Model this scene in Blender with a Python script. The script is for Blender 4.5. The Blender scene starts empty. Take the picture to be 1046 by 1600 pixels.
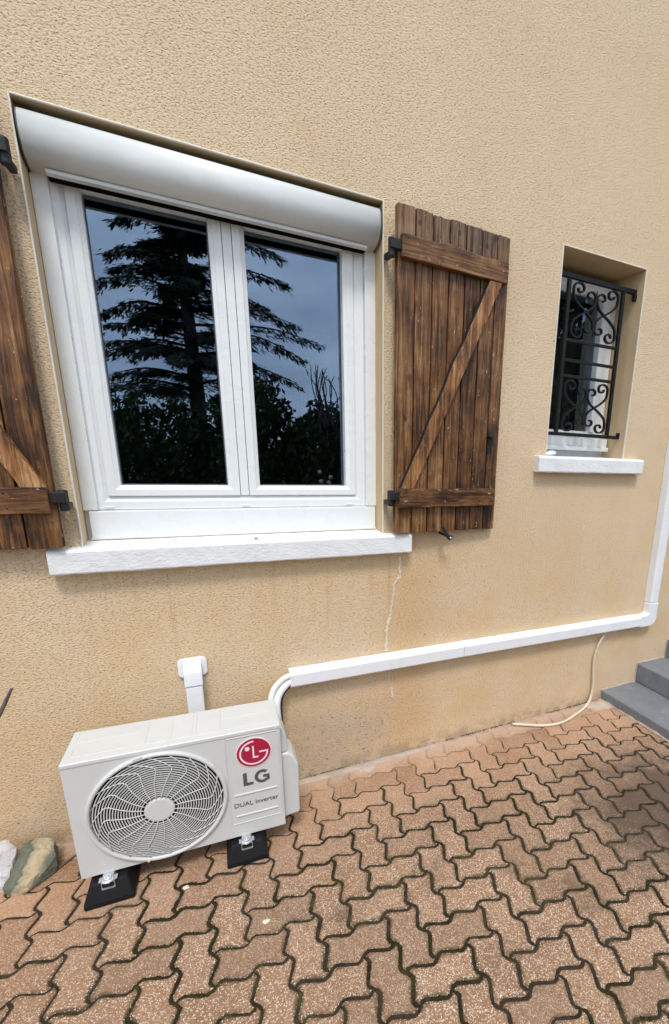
import bpy, bmesh, math, random
from mathutils import Vector, Matrix, noise
R = math.radians
rnd = random.Random(7)
sc = bpy.context.scene
col = sc.collection

# ------------------------------------------------------------------ camera
cam_d = bpy.data.cameras.new("camera")
cam = bpy.data.objects.new("camera", cam_d)
col.objects.link(cam)
rx, ry, rz = (0.88455976, -0.46488804, 0.03785688), (-0.08917538, -0.24822594, -0.96458884), (0.45782287, 0.84986057, -0.26102725)
cam.matrix_world = Matrix(((rx[0], -ry[0], -rz[0], 0.0),
                           (rx[1], -ry[1], -rz[1], -2.23679),
                           (rx[2], -ry[2], -rz[2], 1.66865),
                           (0, 0, 0, 1)))
cam_d.sensor_fit = 'HORIZONTAL'
cam_d.sensor_width = 36
cam_d.lens = 750.684 / 1046 * 36
cam_d.shift_x = -(705.0 - 523) / 1046
cam_d.shift_y = (910.6 - 800) / 1046
cam_d.clip_start = 0.02
cam_d.clip_end = 2000
sc.camera = cam

# ------------------------------------------------------------------ light
SUN_EL, SUN_AZ = 60, 194          # sun behind the camera, a little to its left
w = bpy.data.worlds.new("World")
sc.world = w
w.use_nodes = True
nt = w.node_tree
nt.nodes.clear()
n_out = nt.nodes.new('ShaderNodeOutputWorld')
n_bg = nt.nodes.new('ShaderNodeBackground')
n_sky = nt.nodes.new('ShaderNodeTexSky')
n_sky.sky_type = 'NISHITA'
n_sky.sun_disc = False
n_sky.sun_elevation = R(SUN_EL)
n_sky.sun_rotation = R(SUN_AZ)
n_sky.dust_density = 2.0
n_tc = nt.nodes.new('ShaderNodeTexCoord')
n_map = nt.nodes.new('ShaderNodeMapping')
n_map.inputs['Scale'].default_value = (1, 1, 2.6)
n_no = nt.nodes.new('ShaderNodeTexNoise')
n_no.inputs['Scale'].default_value = 2.2
n_no.inputs['Detail'].default_value = 7
n_no.inputs['Roughness'].default_value = 0.55
n_cr = nt.nodes.new('ShaderNodeValToRGB')
n_cr.color_ramp.elements[0].position = 0.38
n_cr.color_ramp.elements[0].color = (4.6, 5.5, 7.2, 1)
n_cr.color_ramp.elements[1].position = 0.64
n_cr.color_ramp.elements[1].color = (9.8, 10.6, 11.4, 1)
n_mx = nt.nodes.new('ShaderNodeMix')
n_mx.data_type = 'RGBA'
n_mx.inputs['Factor'].default_value = 0.85
L = nt.links.new
L(n_tc.outputs['Generated'], n_map.inputs['Vector'])
L(n_map.outputs['Vector'], n_no.inputs['Vector'])
L(n_no.outputs['Fac'], n_cr.inputs['Fac'])
L(n_sky.outputs['Color'], n_mx.inputs['A'])
L(n_cr.outputs['Color'], n_mx.inputs['B'])
L(n_mx.outputs['Result'], n_bg.inputs['Color'])
n_bg.inputs['Strength'].default_value = 0.112
L(n_bg.outputs[0], n_out.inputs['Surface'])

sd = bpy.data.lights.new("sun", 'SUN')
sd.energy = 1.5
sd.angle = R(13)
sd.color = (1.0, 0.95, 0.88)
sun = bpy.data.objects.new("sun", sd)
col.objects.link(sun)
# sky rotation 0 = +y, clockwise seen from above
az = R(SUN_AZ)
sdir = Vector((math.sin(az) * math.cos(R(SUN_EL)), math.cos(az) * math.cos(R(SUN_EL)), math.sin(R(SUN_EL))))
sun.rotation_euler = sdir.to_track_quat('Z', 'Y').to_euler()
sun.location = sdir * 20

sc.view_settings.view_transform = 'Standard'
sc.view_settings.look = 'None'
sc.view_settings.gamma = 1
sc.view_settings.use_curve_mapping = False
sc.view_settings.exposure = 0.63
sc.render.engine = 'CYCLES'


# ------------------------------------------------------------------ material helpers
def lin(r, g, b):
    f = lambda c: c / 12.92 if c <= .04045 else ((c + .055) / 1.055) ** 2.4
    return (f(r / 255), f(g / 255), f(b / 255), 1)


class NT:
    def __init__(s, name):
        s.m = bpy.data.materials.new(name)
        s.m.use_nodes = True
        s.t = s.m.node_tree
        s.b = s.t.nodes['Principled BSDF']
        s.o = s.t.nodes['Material Output']
        s.tc = s.t.nodes.new('ShaderNodeTexCoord')

    def node(s, ty, **kw):
        n = s.t.nodes.new(ty)
        for k, v in kw.items():
            setattr(n, k, v)
        return n

    def link(s, a, b):
        s.t.links.new(a, b)

    def val(s, sock, v):
        if isinstance(v, bpy.types.NodeSocket):
            s.link(v, sock)
        else:
            sock.default_value = v

    def pos(s, scale=(1, 1, 1), rot=(0, 0, 0), world=False, offset=None):
        mp = s.node('ShaderNodeMapping')
        mp.inputs['Scale'].default_value = scale
        mp.inputs['Rotation'].default_value = rot
        if world:
            g = s.node('ShaderNodeNewGeometry')
            src = g.outputs['Position']
        else:
            src = s.tc.outputs['Object']
        if offset is not None:
            va = s.node('ShaderNodeVectorMath', operation='ADD')
            s.link(src, va.inputs[0])
            s.link(offset, va.inputs[1])
            src = va.outputs[0]
        s.link(src, mp.inputs['Vector'])
        return mp.outputs['Vector']

    def rand_offset(s, k=37.0):
        oi = s.node('ShaderNodeObjectInfo')
        m = s.node('ShaderNodeMath', operation='MULTIPLY')
        s.link(oi.outputs['Random'], m.inputs[0])
        m.inputs[1].default_value = k
        c = s.node('ShaderNodeCombineXYZ')
        for i in range(3):
            s.link(m.outputs[0], c.inputs[i])
        return c.outputs[0], oi.outputs['Random']

    def noise(s, vec, scale, detail=4, rough=.5, dist=0):
        n = s.node('ShaderNodeTexNoise')
        n.inputs['Scale'].default_value = scale
        n.inputs['Detail'].default_value = detail
        n.inputs['Roughness'].default_value = rough
        n.inputs['Distortion'].default_value = dist
        s.link(vec, n.inputs['Vector'])
        return n.outputs['Fac']

    def voro(s, vec, scale, feature='F1', out='Distance'):
        n = s.node('ShaderNodeTexVoronoi', feature=feature)
        n.inputs['Scale'].default_value = scale
        s.link(vec, n.inputs['Vector'])
        return n.outputs[out]

    def ramp(s, fac, stops, interp='LINEAR'):
        n = s.node('ShaderNodeValToRGB')
        cr = n.color_ramp
        cr.interpolation = interp
        while len(cr.elements) < len(stops):
            cr.elements.new(.5)
        for e, (p, c) in zip(cr.elements, stops):
            e.position = p
            e.color = c if not isinstance(c, (int, float)) else (c, c, c, 1)
        s.link(fac, n.inputs['Fac'])
        return n.outputs['Color']

    def mix(s, fac, a, b, blend='MIX'):
        n = s.node('ShaderNodeMix', data_type='RGBA', blend_type=blend)
        s.val(n.inputs['Factor'], fac)
        s.val(n.inputs['A'], a)
        s.val(n.inputs['B'], b)
        return n.outputs['Result']

    def math(s, op, a, b=0.0, c=0.0, clamp=False):
        n = s.node('ShaderNodeMath', operation=op)
        n.use_clamp = clamp
        s.val(n.inputs[0], a)
        s.val(n.inputs[1], b)
        s.val(n.inputs[2], c)
        return n.outputs[0]

    def sep(s, vec):
        n = s.node('ShaderNodeSeparateXYZ')
        s.link(vec, n.inputs[0])
        return n.outputs

    def smooth(s, v, a, b):
        n = s.node('ShaderNodeMapRange', interpolation_type='SMOOTHSTEP')
        s.link(v, n.inputs['Value'])
        n.inputs['From Min'].default_value = a
        n.inputs['From Max'].default_value = b
        return n.outputs['Result']

    def bump(s, h, dist=.002, strength=1.0, prev=None):
        n = s.node('ShaderNodeBump')
        n.inputs['Distance'].default_value = dist
        n.inputs['Strength'].default_value = strength
        s.link(h, n.inputs['Height'])
        if prev is not None:
            s.link(prev, n.inputs['Normal'])
        return n.outputs['Normal']

    def fin(s, color, rough=.5, normal=None, metallic=0.0, spec=.5):
        s.val(s.b.inputs['Base Color'], color)
        s.val(s.b.inputs['Roughness'], rough)
        s.val(s.b.inputs['Metallic'], metallic)
        s.b.inputs['Specular IOR Level'].default_value = spec
        if normal is not None:
            s.link(normal, s.b.inputs['Normal'])
        return s.m


def plain(name, c, rough=.4, var=.06, metallic=0.0, bump_d=0.0, bump_s=300, spec=.5, dirt=0.0):
    t = NT(name)
    v = t.pos()
    n = t.noise(v, 9, 5, .6)
    lo = tuple(x * (1 - var * 2) for x in c[:3]) + (1,)
    hi = tuple(min(1, x * (1 + var)) for x in c[:3]) + (1,)
    cc = t.ramp(n, [(.3, lo), (.7, hi)])
    if dirt:
        d = t.noise(v, 26, 6, .7)
        cc = t.mix(t.math('MULTIPLY', t.smooth(d, .55, .75), dirt), cc, (.16, .13, .1, 1))
    r = t.math('MULTIPLY_ADD', n, .2, rough - .1)
    nm = None
    if bump_d:
        nm = t.bump(t.noise(v, bump_s, 3), bump_d)
    return t.fin(cc, r, nm, metallic, spec)


M = {}


# roughcast render of the facade
def mat_stucco():
    t = NT('beige_roughcast')
    g = t.pos(world=True)
    st = t.pos(scale=(1.0, 1.0, 1.7), rot=(0, R(24), 0), world=True)
    n1 = t.noise(st, 108, 2, .5, .35)
    n2 = t.noise(st, 230, 2, .6, .3)
    vo = t.voro(st, 150, 'SMOOTH_F1')
    h = t.math('MULTIPLY_ADD', n2, .30, t.ramp(n1, [(.30, 0), (.45, .85), (.75, 1)]))
    h = t.math('MULTIPLY_ADD', vo, .45, h)
    nm = t.bump(h, .0034, 1.0)
    big = t.noise(g, 1.3, 5, .6)
    mid = t.noise(g, 9, 5, .65)
    c = t.ramp(big, [(.3, (.665, .500, .325, 1)), (.7, (.73, .566, .380, 1))])
    c = t.mix(t.math('MULTIPLY', t.smooth(mid, .45, .8), .30), c, (.62, .45, .255, 1))
    # pits of the render painted darker: shade of the relief put into the colour
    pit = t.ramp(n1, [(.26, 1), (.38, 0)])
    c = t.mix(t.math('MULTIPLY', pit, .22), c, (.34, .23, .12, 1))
    x, y, z = t.sep(g)
    # orange tint of the lower courses, in drifts
    low = t.math('MULTIPLY', t.math('SUBTRACT', 1.0, t.smooth(z, .55, 1.75)), t.smooth(t.noise(g, 2.4, 5, .6), .38, .66))
    c = t.mix(t.math('MULTIPLY', low, .55), c, (.66, .44, .215, 1))
    # rusty run below the sill end
    dx = t.math('ABSOLUTE', t.math('SUBTRACT', x, .97))
    run = t.math('MULTIPLY', t.math('SUBTRACT', 1.0, t.smooth(dx, .02, .26)), t.math('SUBTRACT', 1.0, t.smooth(z, .95, 1.25)))
    c = t.mix(t.math('MULTIPLY', run, .42), c, (.60, .36, .15, 1))
    # a few rusty specks where the sand of the coat held iron
    spk = t.math('LESS_THAN', t.voro(g, 6.5), .030)
    c = t.mix(t.math('MULTIPLY', spk, .75), c, (.22, .10, .045, 1))
    # thin dirty drips below the long sill
    dr = t.smooth(t.noise(t.pos(scale=(22, 1, .9), world=True), 1.0, 4, .6), .54, .70)
    win = t.math('MULTIPLY', t.math('MULTIPLY', t.smooth(x, -.52, -.40), t.math('SUBTRACT', 1.0, t.smooth(x, .9, .99))), t.math('MULTIPLY', t.smooth(z, .70, 1.0), t.math('SUBTRACT', 1.0, t.smooth(z, 1.17, 1.19))))
    c = t.mix(t.math('MULTIPLY', t.math('MULTIPLY', dr, win), .38), c, (.45, .27, .12, 1))
    # cement splashes near the foot of the wall
    fx = t.math('ABSOLUTE', t.math('SUBTRACT', x, .58))
    fl = t.math('MULTIPLY', t.math('SUBTRACT', 1.0, t.smooth(fx, .15, .45)), t.math('SUBTRACT', 1.0, t.smooth(z, .22, .46)))
    fl = t.math('MULTIPLY', fl, t.smooth(t.noise(g, 6, 5, .7), .3, .55))
    c = t.mix(t.math('MULTIPLY', fl, .72), c, (.53, .42, .30, 1))
    sp = t.smooth(t.noise(g, 55, 2, .5), .62, .68)
    c = t.mix(t.math('MULTIPLY', t.math('MULTIPLY', fl, sp), .7), c, (.12, .09, .06, 1))
    gx = t.math('SUBTRACT', 1.0, t.smooth(z, .01, .10))
    gx = t.math('MULTIPLY', gx, t.smooth(t.noise(g, 14, 4, .6), .35, .6))
    c = t.mix(t.math('MULTIPLY', gx, .6), c, (.33, .24, .15, 1))
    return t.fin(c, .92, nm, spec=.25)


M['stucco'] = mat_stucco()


def mat_reveal():
    t = NT('smooth_tan_reveal')
    g = t.pos(world=True)
    n = t.noise(g, 60, 4, .6)
    c = t.ramp(t.noise(g, 5, 5, .6), [(.3, (.56, .41, .24, 1)), (.7, (.63, .47, .285, 1))])
    return t.fin(c, .85, t.bump(n, .0015), spec=.25)


M['reveal'] = mat_reveal()
M['bead'] = plain('white_corner_bead', (.76, .72, .64, 1), .5, .05, dirt=.2)
M['pvc'] = plain('white_pvc', (.795, .815, .82, 1), .28, .008, dirt=.05)
M['aluminium'] = plain('pearl_aluminium', (.71, .725, .715, 1), .48, .03, bump_d=.0002, bump_s=500)
M['gasket'] = plain('grey_gasket', (.10, .10, .11, 1), .6)
M['iron'] = plain('black_iron', (.009, .0095, .010, 1), .6, .3, bump_d=.0012, bump_s=180)
M['seal_shade'] = plain('dark_seal_shade', (.005, .004, .004, 1), .95, spec=.05)  # near-black: shade under the shutter box put into the seal's colour


def mat_grille():
    t = NT('worn_black_ironwork')
    v = t.pos()
    n = t.noise(v, 55, 5, .7)
    c = t.ramp(n, [(.35, (.005, .006, .006, 1)), (.62, (.010, .011, .012, 1)), (.78, (.07, .07, .07, 1))])
    return t.fin(c, t.math('MULTIPLY_ADD', n, .4, .35), t.bump(n, .0015), spec=.25)


M['grille'] = mat_grille()


def mat_sill():
    t = NT('rough_white_paint')
    v = t.pos(world=True)
    n = t.noise(t.pos(scale=(.7, 1, 1.3), rot=(0, R(25), 0), world=True), 75, 4, .6, .6)
    c = t.ramp(t.noise(v, 7, 6, .65), [(.3, (.72, .73, .735, 1)), (.65, (.80, .805, .81, 1))])
    sp = t.smooth(t.noise(v, 48, 4, .7), .66, .74)
    c = t.mix(t.math('MULTIPLY', sp, .35), c, (.33, .29, .25, 1))
    return t.fin(c, .55, t.bump(n, .0032), spec=.35)


M['sill'] = mat_sill()


def mat_wood(name, dark=1.0, horiz=None, lift=0.0):
    t = NT(name)
    off, r = t.rand_offset()
    sc_ = (52, 52, 2.6) if horiz is None else horiz
    v = t.pos(scale=sc_, offset=off)
    iso = t.pos(offset=off)
    g1 = t.noise(v, 1.0, 6, .62, 1.2)
    g2 = t.noise(v, 3.4, 4, .7, .4)
    big = t.noise(iso, 5, 4, .6)
    f = t.math('MULTIPLY_ADD', g2, .35, t.math('MULTIPLY', g1, .70))
    f = t.math('ADD', f, t.math('MULTIPLY', t.math('SUBTRACT', big, .5), .55))
    f = t.math('ADD', f, t.math('MULTIPLY_ADD', t.math('SUBTRACT', r, .5), .10, lift - .01))
    d = dark
    c = t.ramp(f, [(.32, (.014 * d, .007 * d, .004 * d, 1)), (.42, (.060 * d, .024 * d, .009 * d, 1)), (.51, (.160 * d, .064 * d, .020 * d, 1)),
                   (.60, (.270 * d, .125 * d, .042 * d, 1)), (.72, (.46 * d, .270 * d, .125 * d, 1))])
    if horiz is None:
        # board ends above the top batten have gone grey and pale
        ends = t.math('MULTIPLY', t.smooth(t.sep(t.pos())[2], 1.10, 1.30), t.smooth(g1, .35, .6))
        c = t.mix(t.math('MULTIPLY', ends, .45), c, (.235, .165, .105, 1))
    # dark blotches left by the old stain
    bl = t.smooth(t.noise(t.pos(scale=(2.2, 1, .8), offset=off), 11, 5, .65), .56, .70)
    c = t.mix(t.math('MULTIPLY', bl, .62), c, (.030, .014, .008, 1))
    # fine dark cracks along the grain
    cr = t.smooth(t.noise(v, 1.7, 5, .8), .57, .64)
    c = t.mix(t.math('MULTIPLY', cr, .75), c, (.014, .009, .007, 1))
    # knots
    kn = t.voro(t.pos(scale=(1, 1, .75), offset=off), 9)
    k2 = t.math('SUBTRACT', 1.0, t.smooth(t.math('MULTIPLY_ADD', g1, .06, kn), .07, .15))
    c = t.mix(t.math('MULTIPLY', k2, .85), c, (.022, .012, .008, 1))
    # flaked spots of bare wood
    fl = t.smooth(t.noise(t.pos(scale=(1, 1, .35) if horiz is None else (.35, 1, 1), offset=off), 80, 3, .6), .66, .71)
    c = t.mix(t.math('MULTIPLY', fl, .75), c, (.56, .42, .28, 1))
    h = t.math('MULTIPLY_ADD', f, 1.0, t.math('MULTIPLY', cr, -.7))
    return t.fin(c, t.math('MULTIPLY_ADD', g2, .3, .36), t.bump(h, .0022), spec=.4)


M['wood'] = mat_wood('stained_planks', .80)
M['wood_batten'] = mat_wood('stained_battens', .70, (2.6, 52, 52))
M['wood_brace'] = mat_wood('worn_brace', 1.2, lift=.04)
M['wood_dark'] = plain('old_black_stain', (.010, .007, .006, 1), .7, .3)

M['ac'] = plain('warm_grey_enamel', (.595, .598, .580, 1), .38, .02)
M['ac_in'] = plain('black_cavity', (.006, .006, .006, 1), .8)
M['ac_fan'] = plain('dark_fan', (.007, .007, .008, 1), .6, spec=.25)
M['red'] = plain('logo_red', (.40, .008, .05, 1), .35, .02)
M['logo_white'] = plain('logo_white', (.82, .72, .72, 1), .4, .02)
M['letter'] = plain('letter_grey', (.085, .085, .09, 1), .45, .02)
M['zinc'] = plain('zinc_plated', (.62, .64, .66, 1), .28, .1, metallic=.85, bump_d=.0006, bump_s=150)
M['rubber'] = plain('black_rubber', (.008, .008, .009, 1), .7, .15, bump_d=.001, bump_s=200, spec=.25)
M['pipe'] = plain('white_foam_sleeve', (.78, .79, .80, 1), .45, .03)
M['cable'] = plain('black_cable', (.012, .012, .012, 1), .5)
M['hose'] = plain('cream_hose', (.66, .58, .43, 1), .45, .06, dirt=.25)
M['duct'] = plain('white_duct', (.79, .80, .82, 1), .30, .02, dirt=.16)
M['filler'] = plain('white_crack_filler', (.72, .63, .49, 1), .85, .12, bump_d=.003, bump_s=120)


def mat_paver():
    t = NT('exposed_brick_red_paver')
    off, r = t.rand_offset()
    w_ = t.pos(world=True)
    x, y, z = t.sep(w_)
    big = t.noise(w_, 2.6, 5, .6)
    f = t.math('ADD', t.math('MULTIPLY', big, .7), t.math('MULTIPLY', r, .35))
    c = t.ramp(f, [(.28, (.28, .148, .080, 1)), (.50, (.385, .220, .126, 1)), (.72, (.475, .285, .172, 1))])
    mid = t.noise(w_, 22, 5, .7)
    c = t.mix(t.math('MULTIPLY', t.smooth(mid, .5, .75), .4), c, (.25, .125, .072, 1))
    # worn skin: aggregate shows away from the wall
    worn = t.smooth(t.math('ADD', t.math('MULTIPLY', y, -1.0), t.math('MULTIPLY', t.math('SUBTRACT', big, .5), .9)), .15, .75)
    s1 = t.voro(w_, 185)
    cells = t.node('ShaderNodeTexVoronoi')
    cells.inputs['Scale'].default_value = 185
    t.link(w_, cells.inputs['Vector'])
    cs = t.sep(cells.outputs['Color'])
    light = t.math('MULTIPLY', t.math('GREATER_THAN', cs[0], .60), t.math('SUBTRACT', 1.0, t.smooth(s1, .35, .75)))
    darkg = t.math('MULTIPLY', t.math('GREATER_THAN', cs[1], .62), t.math('SUBTRACT', 1.0, t.smooth(s1, .35, .75)))
    amt = t.math('MULTIPLY_ADD', t.math('MULTIPLY', worn, t.smooth(x, -.9, .5)), .60, .26)
    c = t.mix(t.math('MULTIPLY', light, amt), c, (.70, .56, .42, 1))
    c = t.mix(t.math('MULTIPLY', darkg, t.math('MULTIPLY', amt, .8)), c, (.10, .052, .033, 1))
    c = t.mix(t.math('MULTIPLY', worn, .50), c, (.215, .122, .066, 1))
    # soil and moss creeping from the joints onto the worn rims
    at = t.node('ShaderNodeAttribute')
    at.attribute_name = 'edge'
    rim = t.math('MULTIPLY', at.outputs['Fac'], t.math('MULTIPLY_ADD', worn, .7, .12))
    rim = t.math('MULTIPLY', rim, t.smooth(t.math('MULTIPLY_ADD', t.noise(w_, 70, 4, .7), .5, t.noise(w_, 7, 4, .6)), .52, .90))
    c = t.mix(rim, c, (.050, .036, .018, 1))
    # small pale quartz flecks
    fk = t.node('ShaderNodeTexVoronoi')
    fk.inputs['Scale'].default_value = 330
    t.link(w_, fk.inputs['Vector'])
    fs_ = t.sep(fk.outputs['Color'])
    c = t.mix(t.math('MULTIPLY', t.math('GREATER_THAN', fs_[2], .89), t.math('MULTIPLY_ADD', worn, .50, .14)), c, (.76, .66, .53, 1))
    # wet-looking black algae stain towards the right
    dx = t.math('MULTIPLY', t.math('SUBTRACT', x, 1.98), 1.35)
    dy = t.math('MULTIPLY', t.math('SUBTRACT', y, -.96), 1.75)
    rr = t.math('SQRT', t.math('ADD', t.math('MULTIPLY', dx, dx), t.math('MULTIPLY', dy, dy)))
    rr = t.math('ADD', rr, t.math('MULTIPLY', t.math('SUBTRACT', t.noise(w_, 5, 6, .7), .5), .8))
    rr = t.math('ADD', rr, t.math('MULTIPLY', t.math('SUBTRACT', t.noise(w_, 19, 6, .8), .5), 1.1))
    rr = t.math('ADD', rr, t.math('MULTIPLY', t.math('SUBTRACT', r, .5), .22))
    st = t.math('SUBTRACT', 1.0, t.smooth(rr, .15, .98))
    c = t.mix(t.math('MULTIPLY', st, .84), c, (.058, .039, .030, 1))
    rr2 = t.smooth(t.math('MULTIPLY_ADD', t.noise(w_, 24, 5, .8), .35, t.noise(w_, 3.1, 6, .65)), .70, .90)
    c = t.mix(t.math('MULTIPLY', t.math('MULTIPLY', rr2, worn), .68), c, (.105, .066, .038, 1))
    c = t.mix(t.math('MULTIPLY', t.math('MULTIPLY', t.math('GREATER_THAN', r, .74), worn), .32), c, (.13, .075, .042, 1))
    c = t.mix(t.math('MULTIPLY', t.smooth(t.noise(w_, 55, 5, .75), .56, .70), .35), c, (.14, .085, .05, 1))
    # cement haze along the wall
    cem = t.math('SUBTRACT', 1.0, t.smooth(t.math('ADD', t.math('MULTIPLY', y, -1.0), t.math('MULTIPLY', t.math('SUBTRACT', t.noise(w_, 7, 5, .65), .5), .22)), .03, .15))
    c = t.mix(t.math('MULTIPLY', cem, .60), c, (.50, .39, .31, 1))
    h = t.math('ADD', t.math('MULTIPLY', s1, -.5), t.math('MULTIPLY', t.noise(w_, 90, 4, .6), .8))
    nm = t.bump(h, .0024)
    ro = t.math('SUBTRACT', .80, t.math('MULTIPLY', st, .28))
    return t.fin(c, ro, nm, spec=.4)


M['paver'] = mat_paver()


def mat_joint():
    t = NT('mossy_joint_sand')
    w_ = t.pos(world=True)
    x, y, z = t.sep(w_)
    c = t.ramp(t.noise(w_, 40, 5, .7), [(.3, (.018, .013, .008, 1)), (.7, (.060, .042, .026, 1))])
    mo = t.math('MULTIPLY', t.smooth(t.noise(w_, 3.5, 4, .6), .46, .62), t.smooth(t.noise(w_, 25, 4, .6), .4, .6))
    c = t.mix(t.math('MULTIPLY', mo, .8), c, (.070, .062, .012, 1))
    cem = t.math('SUBTRACT', 1.0, t.smooth(t.math('ADD', t.math('MULTIPLY', y, -1.0), t.math('MULTIPLY', t.math('SUBTRACT', t.noise(w_, 7, 5, .65), .5), .25)), .06, .20))
    c = t.mix(cem, c, (.44, .34, .26, 1))
    return t.fin(c, .95, t.bump(t.noise(w_, 120, 4, .7), .006), spec=.2)


M['joint'] = mat_joint()


def mat_moss():
    t = NT('joint_moss')
    w_ = t.pos(world=True)
    c = t.ramp(t.noise(w_, 9, 5, .7), [(.35, (.022, .018, .008, 1)), (.55, (.036, .030, .011, 1)), (.75, (.070, .062, .014, 1))])
    return t.fin(c, .95, t.bump(t.noise(w_, 500, 3, .7), .003), spec=.15)


M['moss'] = mat_moss()


def mat_step():
    t = NT('grey_step_paint')
    w_ = t.pos(world=True)
    c = t.ramp(t.noise(w_, 6, 6, .65), [(.3, (.150, .162, .178, 1)), (.7, (.205, .218, .235, 1))])
    sc1 = t.smooth(t.noise(t.pos(scale=(1, 2.5, 1), rot=(0, 0, R(30)), world=True), 9, 7, .75), .55, .68)
    c = t.mix(t.math('MULTIPLY', sc1, .40), c, (.36, .37, .37, 1))
    return t.fin(c, .5, t.bump(t.noise(w_, 140, 4), .0012))


M['step'] = mat_step()
M['step_edge'] = plain('grey_nosing', (.155, .162, .17, 1), .5, .2)
M['grit'] = plain('brown_grit', (.17, .12, .075, 1), .95, .4)
M['cement'] = plain('cement_smear', (.47, .39, .32, 1), .9, .15, bump_d=.004, bump_s=80)


def mat_stone(name, stops, rot, scale, bump=.006):
    t = NT(name)
    v = t.pos(rot=rot)
    x, y, z = t.sep(v)
    n = t.noise(v, 14, 6, .65)
    f = t.math('ADD', t.math('MULTIPLY', x, scale), t.math('MULTIPLY', t.math('SUBTRACT', n, .5), .65))
    f = t.math('ADD', f, .5)
    c = t.ramp(f, stops)
    d = t.smooth(t.noise(v, 60, 5, .7), .55, .72)
    c = t.mix(t.math('MULTIPLY', d, .5), c, (.07, .06, .045, 1))
    return t.fin(c, .75, t.bump(t.noise(t.pos(scale=(3, 1, 1), rot=rot), 30, 6, .7), bump))


M['stone_green'] = mat_stone('layered_green_stone', [(.0, (.11, .125, .09, 1)), (.16, (.17, .185, .13, 1)), (.24, (.12, .13, .09, 1)), (.30, (.40, .33, .21, 1)), (.42, (.52, .42, .27, 1)),
                                                     (.52, (.44, .35, .22, 1)), (.58, (.24, .23, .16, 1)), (.68, (.14, .15, .11, 1)), (1, (.09, .10, .08, 1))], (0, R(-24), 0), 5.5, .010)
M['stone_white'] = mat_stone('white_quartz_stone', [(.2, (.46, .44, .44, 1)), (.6, (.66, .65, .66, 1)), (.9, (.5, .46, .43, 1))], (0, R(20), 0), 5.0)
M['bark'] = plain('grey_bark', (.12, .095, .085, 1), .9, .3, bump_d=.003, bump_s=90)
M['room'] = plain('unlit_room', (.03, .028, .026, 1), .9)
M['curtain'] = plain('olive_curtain', (.14, .135, .085, 1), .95, .15)


def mat_leaf(name, a, b):
    t = NT(name)
    n = t.noise(t.pos(), 3.0, 3)
    return t.fin(t.ramp(n, [(.3, a), (.7, b)]), .6, spec=.3)


M['needle'] = mat_leaf('cedar_needles', (.022, .036, .020, 1), (.065, .090, .048, 1))
M['leaf'] = mat_leaf('hedge_leaves', (.022, .038, .015, 1), (.075, .11, .04, 1))
M['flower'] = plain('pale_flower', (.55, .5, .5, 1), .8)
M['grass'] = mat_leaf('lawn', (.03, .05, .015, 1), (.06, .09, .03, 1))
M['twig'] = plain('dry_wood', (.17, .13, .10, 1), .85, .25)


def mat_glass(name, ior):
    t = NT(name)
    tr = t.node('ShaderNodeBsdfTransparent')
    tr.inputs['Color'].default_value = (.80, .82, .82, 1)
    gl = t.node('ShaderNodeBsdfGlossy')
    gl.inputs['Roughness'].default_value = 0.004
    gl.inputs['Color'].default_value = (.56, .73, .98, 1)
    fr = t.node('ShaderNodeFresnel')
    fr.inputs['IOR'].default_value = ior
    mx = t.node('ShaderNodeMixShader')
    t.link(fr.outputs[0], mx.inputs[0])
    t.link(tr.outputs[0], mx.inputs[1])
    t.link(gl.outputs[0], mx.inputs[2])
    t.link(mx.outputs[0], t.o.inputs['Surface'])
    return t.m


M['glass'] = mat_glass('double_glazing', 2.3)
M['glass_single'] = mat_glass('single_glazing', 1.42)


# ------------------------------------------------------------------ geometry helpers
def obj(name, bm, mat, parent=None, bevel=0, smooth=False, seg=2, loc=None):
    me = bpy.data.meshes.new(name)
    bmesh.ops.recalc_face_normals(bm, faces=bm.faces)
    bm.to_mesh(me)
    bm.free()
    if isinstance(mat, (list, tuple)):
        for m in mat:
            me.materials.append(M[m])
    else:
        me.materials.append(M[mat])
    if smooth:
        for p in me.polygons:
            p.use_smooth = True
    o = bpy.data.objects.new(name, me)
    col.objects.link(o)
    if parent:
        o.parent = parent
    if loc:
        o.location = loc
    if bevel:
        b = o.modifiers.new('bevel', 'BEVEL')
        b.width = bevel
        b.segments = seg
        b.limit_method = 'ANGLE'
        b.angle_limit = R(35)
        b.harden_normals = False
    return o


def split_obj(name, bm, mat, parent=None, bevel=0, **k):
    """link every separate piece of bm as an object of its own"""
    bm.verts.ensure_lookup_table()
    bm.verts.index_update()
    seen, out = set(), []
    for v0 in bm.verts:
        if v0.index in seen:
            continue
        stack, isl = [v0], []
        seen.add(v0.index)
        while stack:
            v = stack.pop()
            isl.append(v)
            for e in v.link_edges:
                o_ = e.other_vert(v)
                if o_.index not in seen:
                    seen.add(o_.index)
                    stack.append(o_)
        b2 = bmesh.new()
        mp = {v.index: b2.verts.new(v.co) for v in isl}
        for f in {f for v in isl for f in v.link_faces}:
            b2.faces.new([mp[v.index] for v in f.verts])
        out.append(obj(name, b2, mat, parent, bevel, **k))
    bm.free()
    return out


def tag(o, label=None, cat=None, group=None, kind=None):
    if label:
        o['label'] = label
    if cat:
        o['category'] = cat
    if group:
        o['group'] = group
    if kind:
        o['kind'] = kind
    return o


def thing(name, label, cat, loc=(0, 0, 0), rotz=0, group=None):
    o = bpy.data.objects.new(name, None)
    o.empty_display_size = .1
    col.objects.link(o)
    o.location = loc
    o.rotation_euler = (0, 0, rotz)
    return tag(o, label, cat, group)


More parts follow.
